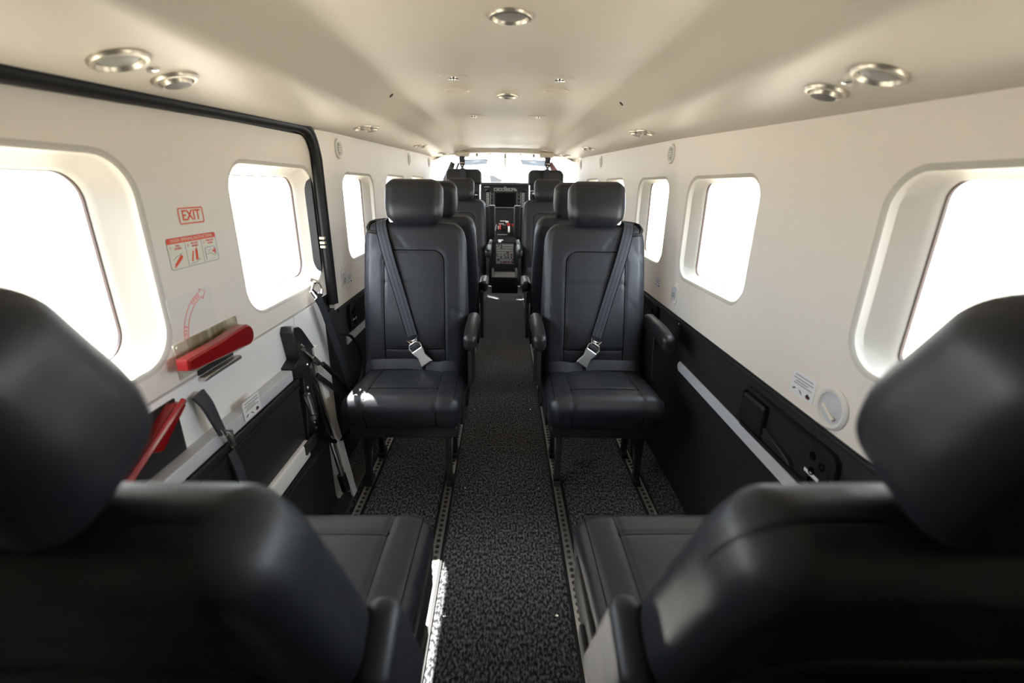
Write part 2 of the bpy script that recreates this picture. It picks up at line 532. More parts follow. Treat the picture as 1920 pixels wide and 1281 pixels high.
# black door seal: top run, corner and forward upright
pts = [(XD+.012, y, lerp_tab(WTOP, y)+.004) for y in (-0.95, -0.4, 0.0, 0.35, 0.68, 1.0, 1.3, 1.5, 1.64)]
for k in range(7):
    a = radians(90-90*k/6)
    pts.append((XD+.012, 1.765-.09+.09*cos(a), 1.325-.09+.09*sin(a)))
pts += [(XD+.012, 1.765, z) for z in (1.15, 1.0, 0.9, 0.8, 0.70)]
sb = MB()
sb.tube([(p[0], p[1], p[2]) for p in pts], 0.017, 12)
sb.box(-0.735, -0.692, 1.735, 1.80, 0.0, 1.36); sb.box(-0.735, -0.692, -0.95, 1.80, 1.29, 1.36)
BD(sb, 'door_seal', RUBBER)
sb = MB()
sb.tube([(p[0]+.012, p[1]+(.012 if p[2] < 1.25 else 0.004), p[2]+(.010 if p[2] > 1.25 else 0)) for p in pts], 0.009, 8)
BD(sb, 'seal_lip', RUBBER)
lt = MB()
for z in (0.925, 0.94, 0.957): lt.bbox(XD+.002, XD+.022, 1.738, 1.752, z-.005, z+.005, .002)
BD(lt, 'latch_pin', ZINC, label='small brass latch pins at the door edge')

# door handle: plate, lever, pivot
hp = MB(); hp.prism(rrect(0.118, 0.039, 0.004, 3), 0, 0.004, LW(1.021, 0.787), b=.001)
for sx in (-1, 1):
    for sy in (-1, 1): hp.lathe([(0.0045, 0.004), (0.004, 0.0062), (0.0, 0.0066)], 10, LW(1.021+sx*.109, 0.787+sy*.031))
plate = BD(hp, 'handle_plate', ZINC, label='yellowish metal plate behind the red lever')
pv = MB(); pv.lathe([(0.016, 0.004), (0.016, 0.010), (0.012, 0.012), (0.012, 0.022), (0.015, 0.024), (0.015, 0.03)], 20, LW(1.085, 0.797))
BD(pv, 'lever_pivot', ZINC)
lv = MB()
lev = [(-0.118, 0.006), (-0.120, -0.017), (-0.105, -0.023)]
for k in range(13):
    a = radians(-78+168*k/12)
    lev.append((0.105+0.027*cos(a), -0.013+0.027*sin(a)))
lev += [(0.08, 0.0135), (0.0, 0.008)]
lv.prism(lev, 0.024, 0.05, LW(0.993, 0.800), b=.004)
BD(lv, 'lever', RED, 30, label='red door lever with a round end')
sh = MB()
sh.bbox(-0.075, 0.075, -.006, 0.004, 0.0, 0.02, .003, LW(1.03, 0.728))
BD(sh, 'pull_lip', STEEL, label='grey pull lip under the red lever')
sk = MB(); sk.prism(rrect(0.07, 0.007, .003, 3), 0, 0.002, LW(1.03, 0.7395))
BD(sk, 'pull_slot', BLACK)

# flat print on the door
def placard(name, label, cat, M, hx, hy, m, r=0.004, group=None, t=0.0008):
    o = thing(name, label, cat, M.to_translation(), 0, group)
    mb = MB(); mb.prism(rrect(hx, hy, r, 4), 0, t, M)
    b = mb.build('backing', m); b.parent = o; b.matrix_parent_inverse = Matrix.Translation(o.location).inverted()
    return o
def onp(mb, name, m, root, ang=30):
    b = mb.build(name, m, None, ang); b.parent = root; b.matrix_parent_inverse = Matrix.Translation(root.location).inverted(); return b
def txp(body, size, M, m, root, name='lettering', **k):
    b = text_mesh(body, size, M, m, name, None, **k); b.parent = root; b.matrix_parent_inverse = Matrix.Translation(root.location).inverted(); return b
def T(x, y, z=0.0, rz=0.0):
    return Matrix.Translation((x, y, z)) @ Matrix.Rotation(rz, 4, 'Z')
def ring_prism(mb, hx, hy, r, w, z0, z1, M):
    a = rrect(hx, hy, r, 5); b = rrect(hx-w, hy-w, max(r-w, .0005), 5); n = len(a)
    vs = [(p[0], p[1], z) for q, z in ((a, z0), (a, z1), (b, z1), (b, z0)) for p in q]
    mb.add(vs, [(i*n+k, i*n+(k+1) % n, (i+1)*n+(k+1) % n, (i+1)*n+k) for i in range(3) for k in range(n)], M)

Mx = LW(1.05, 1.080)
ex = placard('exit_sign', 'red outlined EXIT sign on the cream upper door between its windows', 'sign', Mx, 0.043, 0.0185, CREAMP, .005)
mb = MB(); ring_prism(mb, 0.0415, 0.0172, .005, .0026, .0008, .0014, Mx); onp(mb, 'border', REDP, ex)
txp('EXIT', 0.0305, Mx @ T(0, 0, .001), REDP, ex, bold=0.0004)

Mi = LW(1.037, 1.006)
ins = placard('instruction_placard', 'placard titled DOOR OPENING INSTRUCTIONS with three small pictures below the EXIT sign', 'sign', Mi, 0.083, 0.0325, CREAMP, .006)
mb = MB(); ring_prism(mb, 0.083, 0.0325, .006, .0012, .0006, .0011, Mi)
for sx in (-0.0275, 0.0275): mb.box(sx-.0005, sx+.0005, -0.031, 0.019, .0008, .0012, Mi)
onp(mb, 'border', GREYP, ins)
mb = MB(); mb.prism([(-.0825, .0205), (.0825, .0205)]+[p for p in rrect(0.0825, 0.032, .006, 4) if p[1] > .0255], .0008, .0013, Mi); onp(mb, 'heading_band', REDP, ins)
txp('DOOR OPENING INSTRUCTIONS', 0.0095, Mi @ T(0, .0262, .0011), CREAMP, ins)
for k, (b1, b2) in enumerate((('PULL', 'HANDLE'), ('ROTATE', 'HANDLE'), ('PUSH OUT', 'DOOR'))):
    x = -0.055+0.055*k
    txp('%d' % (k+1), 0.008, Mi @ T(x-.019, .0125, .001), REDP, ins)
    txp(b1+'\n'+b2, 0.0058, Mi @ T(x+.004, .0125, .001), REDP, ins)
mb = MB()
mb.prism([(-.071, -.022), (-.067, -.026), (-.045, -.013), (-.041, -.007), (-.047, -.004)], .0009, .0014, Mi)
mb.prism([(-.074, -.026), (-.068, -.029), (-.069, -.024)], .0009, .0014, Mi)
mb.prism([(-.001, -.022), (.007, -.021), (.009, .0), (.006, .006), (.002, .0)], .0009, .0014, Mi)
mb.prism([(-.016, -.022), (-.012, -.023), (-.004, -.002), (-.007, .0)], .0009, .0014, Mi)
mb.prism([(.062, -.012), (.068, -.012), (.068, -.017), (.075, -.010), (.068, -.003), (.068, -.008), (.062, -.008)], .0009, .0014, Mi)
onp(mb, 'red_pictograms', REDP, ins)
mb = MB()
mb.tube([(-.073, -.012, .001), (-.06, -.006, .001), (-.042, -.0015, .001)], .0007, 5, Mi)
mb.tube([(-.02, -.027, .001), (.0, -.026, .001), (.014, -.02, .001)], .0007, 5, Mi)
mb.tube([(.036, -.028, .001), (.036, -.002, .001), (.04, .001, .001), (.068, .001, .001), (.074, -.003, .001), (.074, -.02, .001)], .0008, 5, Mi)
mb.tube([(.036, -.015, .001), (.055, -.013, .001), (.06, -.017, .001), (.07, -.020, .001)], .0007, 5, Mi)
mb.tube([(.046, -.010, .001), (.052, -.006, .001), (.06, -.006, .001)], .0007, 5, Mi)
onp(mb, 'line_drawings', GREYP, ins)

Ma = LW(0.99, 0.862)
arr = placard('lever_arrow_decal', 'pale decal with a curved red OPEN and CLOSE arrow above the red lever', 'sign', Ma, 0.073, 0.058, CLEARP, .004)
mb = MB()
cx, cy, R0 = 0.060, -0.050, 0.100
def ap(r, a): return (cx+r*cos(radians(a)), cy+r*sin(radians(a)), .0012)
for rr in (R0-.0065, R0+.0065):
    mb.tube([ap(rr, a) for a in range(104, 177, 6)], .0008, 6, Ma)
for a, s_ in ((104, -1), (176, 1)):
    mb.tube([ap(R0-.0065, a), ap(R0-.0125, a), ap(R0, a+s_*10), ap(R0+.0125, a), ap(R0+.0065, a)], .0008, 6, Ma)
onp(mb, 'arrow_outline', PINKP, arr)
def arc_word(word, a0, step, size):
    for k, ch in enumerate(word):
        a = a0-step*k
        q = ap(R0, a)
        txp(ch, size, Ma @ T(q[0], q[1], .001, radians(a-90)), PINKP, arr, bold=.0003)
arc_word('OPEN', 124, 4.6, 0.0095)
arc_word('CLOSE', 176, 4.6, 0.0095)

# lower door with the folded air stair ------------------------------------------------------------
low = thing('door_2', 'white lower door half carrying the folded black air stair', None, (XD, 0.8, 0.0), 0, None, 'structure')
def BL(mb, name, m, ang=35, label=None):
    o = mb.build(name, m, None, ang); o.parent = low; o.matrix_parent_inverse = Matrix.Translation(low.location).inverted()
    if label: o['label'] = label
    return o
mb = MB()
mb.bbox(-0.735, -0.6885, -0.95, 1.448, 0.0, 0.735, .003)
mb.bbox(-0.735, -0.6885, 1.452, 1.70, 0.0, 0.735, .003)
BL(mb, 'door_panel', DOORW)
mb = MB(); mb.bbox(-0.690, -0.6845, 0.42, 0.872, 0.60, 0.722, .002); BL(mb, 'handle_pocket', BLACK)
mb = MB()
c = [(0.873, 0.708), (0.835, 0.716), (0.60, 0.585), (0.62, 0.545), (0.745, 0.625), (0.76, 0.60), (0.79, 0.615)]
mb.prism([(y, z) for y, z in [(0.60, 0.60), (0.615, 0.580), (0.76, 0.658), (0.79, 0.646), (0.876, 0.704), (0.868, 0.716), (0.845, 0.722)]], 0.004, 0.022, frame((-0.688, 0, 0), (0, 1, 0), (0, 0, 1), (1, 0, 0)), b=.003)
mb.tube([(-0.664, 0.60, 0.602), (-0.656, 0.72, 0.662), (-0.656, 0.80, 0.699), (-0.66, 0.862, 0.722)], .006, 8)
BL(mb, 'lower_lever', RED, label='red lower door lever in a black pocket')
mb = MB()
mb.bbox(-0.690, -0.650, 0.30, 1.335, 0.345, 0.560, .004)
mb.bbox(-0.652, -0.644, 0.30, 1.335, 0.548, 0.566, .003)
mb.bbox(-0.652, -0.645, 0.30, 1.335, 0.530, 0.540, .002)
BL(mb, 'upper_tread', PANEL)
mb = MB(); mb.bbox(-0.690, -0.654, 0.30, 1.318, 0.566, 0.600, .003); BL(mb, 'tread_edge', GREYT)
mb = MB(); mb.bbox(-0.690, -0.636, 0.30, 1.325, 0.290, 0.352, .008); BL(mb, 'step_nosing', WHITE, label='white step edge of the folded stair')
mb = MB(); mb.bbox(-0.64, -0.630, 1.285, 1.365, 0.315, 0.352, .003); BL(mb, 'nosing_cap', DARKM)
mb = MB()
mb.bbox(-0.690, -0.635, 0.30, 1.47, 0.0, 0.283, .004)
mb.bbox(-0.637, -0.628, 0.30, 1.44, 0.262, 0.276, .003)
BL(mb, 'lower_tread', PANEL)
MB_ = frame((-0.688, 0, 0), (0, 1, 0), (0, 0, 1), (1, 0, 0))
mb = MB()
mb.prism([(1.335, 0.30), (1.40, 0.24), (1.475, 0.20), (1.455, 0.36), (1.43, 0.50), (1.425, 0.565), (1.49, 0.60), (1.484, 0.618),
          (1.41, 0.706), (1.388, 0.722), (1.358, 0.728), (1.345, 0.712), (1.362, 0.62), (1.318, 0.606), (1.322, 0.575), (1.372, 0.55), (1.36, 0.42)], 0.0, 0.041, MB_, b=.003)
hb = BL(mb, 'hinge_bracket', BLACK)
mb = MB()
for y, z, r in ((1.405, 0.585, .006), (1.385, 0.51, .007), (1.398, 0.375, .005), (1.41, 0.345, .008), (1.385, 0.32, .006), (1.385, 0.66, .004), (1.43, 0.27, .005)):
    mb.lathe([(r, 0), (r, .003), (r*.6, .006), (0, .0065)], 12, frame((-0.647, y, z), (0, 1, 0), (0, 0, 1), (1, 0, 0)))
BL(mb, 'bracket_bolt', CHROME)
mb = MB(); mb.tube([(-0.642, 1.365, 0.495), (-0.640, 1.375, 0.455), (-0.640, 1.382, 0.42)], .011, 14)
mb.tube([(-0.640, 1.383, 0.415), (-0.640, 1.388, 0.398)], .013, 14)
BL(mb, 'latch_cylinder', STEEL, label='silver latch cylinder on the black bracket')

# channel shaped door jamb ahead of the stair
jb = MB()
zs = [0.0+0.62*i/14 for i in range(15)]
def jx(z): return -0.598 - 0.075*min(1, z/0.55)**0.8
sec = [(-0.042, 0.02), (-0.042, -0.035), (-0.030, -0.035), (-0.028, 0.0), (0.020, 0.006), (0.024, -0.022), (0.032, -0.022), (0.032, 0.02)]
vs = []
for z in zs:
    wd = 1.0 if z > 0.10 else 0.75+2.5*z
    for (a, b) in sec: vs.append((jx(z)+a*wd, 1.50+b+(-0.05*max(0, z-.25) if z > .25 else 0)+(0.05*(0.12-z) if z < .12 else 0), z))
jb.add(vs, [(i*8+k, i*8+(k+1) % 8, (i+1)*8+(k+1) % 8, (i+1)*8+k) for i in range(14) for k in range(8)] + [tuple(reversed(range(8))), tuple(range(14*8, 15*8))])
tag(jb.build('trim_1', WHITE), 'white channel shaped jamb beside the folded stair, running down to the floor', None, None, 'structure')

gs = thing('gas_strut', 'black and chrome gas strut lying in the white jamb channel', 'strut', (-0.62, 1.46, 0.02))
def BT(root, mb, name, m, ang=35, label=None):
    o = mb.build(name, m, None, ang); o.parent = root; o.matrix_parent_inverse = Matrix.Translation(root.location).inverted()
    if label: o['label'] = label
    return o
p0, p1 = Vector((-0.665, 1.455, 0.545)), Vector((-0.592, 1.462, 0.05))
def along(a, b): return [tuple(p0.lerp(p1, a)), tuple(p0.lerp(p1, b))]
mb = MB(); mb.tube(along(0.08, 0.52), .0125, 14); BT(gs, mb, 'cylinder', BLACK)
mb = MB(); mb.tube(along(0.52, 0.56), .0105, 12); mb.tube(along(0.56, 0.86), .0075, 12); BT(gs, mb, 'rod', CHROME)
mb = MB(); mb.tube(along(0.86, 1.0), .016, 12); mb.tube(along(0.0, 0.09), .009, 12); BT(gs, mb, 'end_fitting', BLACK)
mb = MB(); mb.tube([tuple(p0.lerp(p1, .1)+Vector((.012, -.006, 0))), tuple(p0.lerp(p1, .40)+Vector((.016, -.006, 0)))], .0022, 8); BT(gs, mb, 'side_wire', CHROME)

def smooth(pts, n=8):
    P = [Vector(p) for p in pts]; out = []
    for i in range(len(P)-1):
        a = P[max(i-1, 0)]; b = P[i]; c = P[i+1]; d = P[min(i+2, len(P)-1)]
        for k in range(n):
            t = k/n
            out.append(tuple(0.5*((2*b)+(c-a)*t+(2*a-5*b+4*c-d)*t*t+(3*b-a-3*c+d)*t**3)))
    out.append(tuple(P[-1]))
    return out

ca = thing('door_stay_cable', 'thick black door cable with a chrome end looping from the bracket', 'cable', (-0.62, 1.5, 0.28))
mb = MB(); mb.tube(smooth([(-0.618, 1.462, 0.565), (-0.606, 1.53, 0.49), (-0.602, 1.60, 0.415), (-0.592, 1.640, 0.335), (-0.592, 1.625, 0.262), (-0.605, 1.545, 0.235), (-0.620, 1.462, 0.262), (-0.632, 1.425, 0.33)]), .0085, 12)
BT(ca, mb, 'cable', RUBBER)
mb = MB(); mb.tube([(-0.648, 1.385, 0.655), (-0.646, 1.395, 0.642)], .010, 14); mb.tube([(-0.646, 1.395, 0.642), (-0.638, 1.43, 0.602)], .0065, 12); mb.tube([(-0.638, 1.43, 0.602), (-0.636, 1.44, 0.592)], .009, 12); mb.tube([(-0.636, 1.44, 0.592), (-0.632, 1.462, 0.566)], .0095, 12)
BT(ca, mb, 'end_fitting', CHROME)
mb = MB(); mb.ribbon(smooth([(-0.636, 1.445, 0.53), (-0.612, 1.51, 0.455), (-0.598, 1.57, 0.40), (-0.592, 1.615, 0.372)]), (0.2, 0.6, 0.7), .018, .004)
BT(ca, mb, 'sleeve', BLACK)

st = thing('door_strap', 'long black webbing strap hanging from a chrome hook at the door seal', 'strap', (-0.66, 1.6, 0.36))
mb = MB(); mb.box(-0.76, -0.726, -0.95, 1.76, 0.69, 0.79); BL(mb, 'seam_backing', RUBBER)  # black backing added behind the door seam to stop outside light leaking in
sp = smooth([(-0.652, 1.566, 0.778), (-0.648, 1.592, 0.735), (-0.646, 1.64, 0.63), (-0.640, 1.69, 0.50), (-0.634, 1.725, 0.40), (-0.630, 1.73, 0.34)])
mb = MB(); mb.ribbon(sp, (0.15, 0.9, 0.35), .036, .004); BT(st, mb, 'webbing', WEB)
mb = MB(); mb.tube([(-0.655, 1.542, 0.805), (-0.645, 1.556, 0.785), (-0.640, 1.578, 0.780), (-0.645, 1.602, 0.795), (-0.655, 1.600, 0.818), (-0.66, 1.57, 0.822)], .005, 8, closed=True)
mb.tube([(-0.676, 1.59, 0.83), (-0.655, 1.595, 0.822)], .006, 10); mb.tube([(-0.66, 1.542, 0.80), (-0.65, 1.55, 0.775)], .006, 8)
BT(st, mb, 'hook', CHROME)
lp = thing('cable_loop', 'thin black cable bent in a round loop behind the door strap', 'cable', (-0.63, 1.75, 0.36))
mb = MB(); mb.tube(smooth([(-0.625, 1.69, 0.598), (-0.615, 1.76, 0.565), (-0.610, 1.825, 0.49), (-0.608, 1.835, 0.415), (-0.606, 1.775, 0.365), (-0.606, 1.70, 0.362), (-0.608, 1.672, 0.39)]), .006, 10); BT(lp, mb, 'cable', RUBBER)

s2 = thing('buckled_strap', 'short black strap with a chrome buckle on the white lower door', 'strap', (-0.65, 0.93, 0.42))
mb = MB(); mb.ribbon(smooth([(-0.672, 0.922, 0.708), (-0.660, 0.926, 0.68), (-0.652, 0.930, 0.64), (-0.646, 0.936, 0.60)]), [(0.1, 1, 0)]*25, [0.036-.018*i/24 for i in range(25)], .007)
mb.ribbon(smooth([(-0.642, 0.944, 0.55), (-0.636, 0.948, 0.50), (-0.632, 0.952, 0.44), (-0.632, 0.955, 0.36)]), (0.1, 1, 0), .026, .006)
BT(s2, mb, 'webbing', WEB)
mb = MB(); mb.tube([(-0.640, 0.928, 0.612), (-0.634, 0.934, 0.59), (-0.632, 0.940, 0.562), (-0.638, 0.948, 0.552), (-0.638, 0.954, 0.57), (-0.636, 0.952, 0.60)], .0045, 8, closed=True)
mb.tube([(-0.634, 0.932, 0.60), (-0.630, 0.944, 0.565)], .005, 8)
BT(s2, mb, 'buckle', CHROME)

# lower side walls ----------------------------------------------------------------------------------
def child_panel(par, mb, name, m, label=None):
    o = mb.build(name, m); o.parent = par
    if label: o['label'] = label
    return o
mb = MB(); mb.bbox(0.688, 0.72, -0.95, 4.55, 0.0, 0.680, .003); mb.bbox(0.683, 0.70, -0.95, 4.55, 0.655, 0.666, .002)
child_panel(wall_right, mb, 'lower_panel', PANEL, 'charcoal lower panel of the right wall')
mb = MB(); mb.prism([(-1.632, 0.478), (-0.30, 0.462), (-0.30, 0.500), (-1.632, 0.516), (-1.645, 0.505), (-1.645, 0.488)], 0, 0.006, frame((0.688, 0, 0), (0, -1, 0), (0, 0, 1), (-1, 0, 0)), b=.002)
child_panel(wall_right, mb, 'rub_strip', GREYT, 'light grey rub strip')
mb = MB(); mb.bbox(-0.72, -0.674, 1.705, 4.55, 0.0, 0.680, .003); mb.bbox(-0.70, -0.668, 1.80, 4.55, 0.657, 0.668, .002)
child_panel(wall_left, mb, 'lower_panel', PANEL, 'charcoal lower panel of the left wall')
mb = MB(); mb.bbox(-0.676, -0.667, 1.86, 3.1, 0.495, 0.532, .002); child_panel(wall_left, mb, 'rub_strip', GREYT, 'light grey rub strip')
# panel screws
mb = MB(); mb.lathe([(.005, 0), (.004, .0015), (0, .002)], 10, RW(1.70, 0.648, 0.688)); mb.lathe([(.005, 0), (.004, .0015), (0, .002)], 10, RW(2.9, 0.648, 0.688)); child_panel(wall_right, mb, 'screw', CHROME)

# floor, seat tracks ----------------------------------------------------------------------------------
fl = MB(); fl.box(-0.74, 0.74, -1.0, 5.45, -0.03, 0.0)
floor = tag(fl.build('floor', CARPET), 'speckled dark grey carpet floor', None, None, 'structure')
for x_, y_ in ((-.160, .966), (.158, .966), (-.150, 1.54), (.150, 1.54), (-.155, 2.22), (.152, 2.22)):
    o = MB().lathe([(.0055, 0), (.005, .0022), (.003, .0032), (0, .0034)], 12, Matrix.Translation((x_, y_, 0))).build('carpet_stud', CHROME); o.parent = floor
mb = MB(); mb.bbox(-0.64, -0.575, -0.9, 1.70, 0.0, 0.006, .002); tag(mb.build('trim_6', DARKM), 'dark metal sill strip along the door', None, None, 'structure')
tr_names = ['inner track left of the aisle', 'inner track right of the aisle', 'outer track beside the door stair', 'outer track beside the right wall']
for i, x in enumerate((-0.215, 0.222, -0.535, 0.562)):
    root = thing('trim_%d' % (i+2), 'metal seat track in the carpet, '+tr_names[i], None, (x, 0, 0), 0, None, 'structure')
    a = MB(); a.box(-.0145, .0145, -0.9, 4.9, 0.0, 0.0035); a.box(-.0145, -.0075, -0.9, 4.9, 0.0035, 0.0055); a.box(.0075, .0145, -0.9, 4.9, 0.0035, 0.0055)
    o = a.build('channel', ALU); o.parent = root
    b = MB()
    for k in range(210):
        y = -0.3+0.025*k
        if y > 4.9: break
        b.lathe([(.0068, .0036), (.0068, .0056), (.0, .0058)], 8, Matrix.Translation((0, y, 0)))
    o = b.build('lock_holes', DARKM); o.parent = root; o['kind'] = 'stuff'
    c_ = MB(); c_.box(-.024, -.0147, -0.9, 4.9, 0.0, 0.0045); c_.box(.0147, .024, -0.9, 4.9, 0.0, 0.0045)
    o = c_.build('rubber_edge', RUBBER); o.parent = root

# ------------------------------------------------------------------ passenger seats
def groove(d, w=0.0042, a=0.0045):
    return a*exp(-(d/w)**2)
def rr_dist(x, z, hx, zt, r):       # distance to an arch shaped seam: two uprights joined by a rounded top
    x = abs(x)
    if z <= zt-r: return abs(x-hx)
    if x <= hx-r: return abs(z-zt)
    return abs(sqrt((x-(hx-r))**2+(z-(zt-r))**2)-r)
def disk(a, b):
    return a*sqrt(max(0, 1-b*b/2)), b*sqrt(max(0, 1-a*a/2))

SURF = {}
def on_surf(key, p):
    H, r, fn = SURF[key]
    q = [max(-(H[a]-r), min(H[a]-r, p[a])) for a in range(3)]
    d = [p[a]-q[a] for a in range(3)]
    L = sqrt(sum(t*t for t in d)) or 1
    return tuple(fn(Vector([q[a]+d[a]/L*r for a in range(3)])))
def back_seams():
    H = SURF['back'][0]; f = MB(); z0 = H[2]-0.02
    def P(x, v): return on_surf('back', (x, -H[1], v-z0))
    arch = [P(-.118, v/50) for v in range(1, 22)]
    arch += [P(-.118+.045-.045*cos(radians(a)), .445+.045*sin(radians(a))) for a in range(0, 91, 15)]
    arch += [P(x/100, .490) for x in range(-7, 8)]
    arch += [P(.118-.045+.045*cos(radians(a)), .445+.045*sin(radians(a))) for a in range(90, -1, -15)]
    arch += [P(.118, v/50) for v in range(21, 0, -1)]
    f.tube(arch, .0024, 6)
    for v in (.365, .105): f.tube([P(-.117+.0117*k, v) for k in range(21)], .0024, 6)
    return f
def cush_seams():
    H = SURF['cush'][0]; f = MB()
    for sx in (-.118, .118):
        f.tube([on_surf('cush', (sx, H[1]-.03-.018*k, H[2])) for k in range(22)]+[on_surf('cush', (sx, -H[1], H[2]-.008*k)) for k in range(1, 15)], .0023, 6)
    f.tube([on_surf('cush', (-.117+.0117*k, -H[1]+.092, H[2])) for k in range(21)], .0023, 6)
    for sx in (-.183, .183):
        f.tube([on_surf('cush', (sx, H[1]-.03-.018*k, H[2])) for k in range(22)], .0012, 6)
    return f
def cushion_bm():
    hx, hy, hz = 0.198, 0.215, 0.068
    def fn(p):
        x, y, z = p
        if z > 0.0:
            z += 0.010*(1-(x/hx)**2)*(1-(y/hy)**2)
            d = min(abs(abs(x)-0.118), 9)
            z -= groove(d)
            if abs(x) < 0.118: z -= groove(abs(y+hy-0.092))
            z -= groove(abs(abs(x)-0.183), .003, .002)
        if y < -hy+0.03 and z < 0.05:
            y += groove(abs(abs(x)-0.118))
        if y < 0:       # waterfall front
            t = (-y/hy)
            z -= 0.012*t**4
            if z < 0: y += 0.035*(t**2)*min(1, -z/hz)
        z -= 0.03*(y+hy)/(2*hy)
        x *= 1.0-0.03*(y/hy)
        return Vector((x, y+hy, z+0.412))
    SURF['cush'] = ((hx, hy, hz), 0.045, fn)
    return MB().rbox(hx, hy, hz, 0.045, 0.0075, 5, fn)
PIV = (0, 0.37, 0.42)
def back_bm():
    hx, hy, hz = 0.206, 0.052, 0.31
    R = 0.085
    rnd = random.Random(3)
    wr = [(rnd.uniform(-.19, .19), rnd.uniform(.05, .58), rnd.uniform(.5, 1.1)*rnd.choice((-1, 1)), rnd.uniform(.03, .07), rnd.uniform(.0009, .0022)) for _ in range(26)]
    def fn(p):
        x, y, z = p
        v = z+hz-0.02
        sx = 1 if x >= 0 else -1
        ax = abs(x)
        a = (ax-(hx-R))/R; b = (z-(hz-R))/R
        if a > 0 and b > 0:
            a, b = disk(min(a, 1), min(b, 1)); x = sx*(hx-R+a*R); z = hz-R+b*R
        x *= 1.0-0.05*max(0, min(1, (v-0.30)/0.3))
        if y < 0:
            y -= 0.016*max(0, 1-(x/hx)**2)**.7*sin(pi*max(0, min(1, (v+.02)/.64)))
            y -= 0.012*exp(-((v-.16)/.12)**2)*max(0, 1-(x/hx)**2)
            y += 0.0*v
            inn = rr_dist(x, v, 0.118, 0.490, 0.045)
            y += groove(inn)
            if abs(x) < 0.118:
                y += groove(abs(v-0.365)) + groove(abs(v-0.105))
            y += groove(abs(ax-0.186), .003, .002)
            for (wx, wv, sl_, L, am) in wr:       # stretched leather creases
                if abs(wx) < .12 and wv < .49: continue
                du = (x-wx); dv = (v-wv)
                c_, s_ = cos(sl_), sin(sl_)
                u = du*c_+dv*s_; w = -du*s_+dv*c_
                y += am*exp(-(u/L)**2-(w/.008)**2)
        else:
            y -= 0.012*(v/0.6)
        return Vector((x, y, v))
    SURF['back'] = ((hx, hy, hz), 0.036, fn)
    return MB().rbox(hx, hy, hz, 0.036, 0.0075, 5, fn)
def head_bm():
    hx, hy, hz = 0.111, 0.050, 0.088
    def fn(p):
        x, y, z = p
        sx = 1 if x >= 0 else -1
        R = 0.045
        a = (abs(x)-(hx-R))/R; b = (-z-(hz-R))/R
        if a > 0 and b > 0:
            a, b = disk(min(1, a), min(1, b)); x = sx*(hx-R+a*R); z = -(hz-R+b*R)
        x *= 1.0-0.12*max(0, -z/hz)**1.5+(-.02*max(0, z/hz)**2)
        if y < 0:
            y -= 0.012*(1-(x/hx)**2)*(1-(z/hz)**2)
            y -= 0.008*exp(-((z+.03)/.04)**2)
            y += groove(abs(abs(x)-0.094), .003, .0025)
        y += 0.05*z*z/hz*(1 if z > 0 else .3)
        return Vector((x, y-0.028, z+0.672))
    return MB().rbox(hx, hy, hz, 0.040, 0.008, 6, fn)
CUSH, BACK, HEAD = cushion_bm(), back_bm(), head_bm()

def shell_bm():
    def fn(p):
        x, y, z = p
        R = .07; hx, hz = .150, .22
        sx = 1 if x >= 0 else -1
        a = (abs(x)-(hx-R))/R; b = (z-(hz-R))/R
        if a > 0 and b > 0:
            a, b = disk(min(1, a), min(1, b)); x = sx*(hx-R+a*R); z = hz-R+b*R
        return Vector((x, y+.046-.012*((z+.23)/.6), z+.23))
    return MB().rbox(.150, .012, .22, .008, .03, 3, fn)

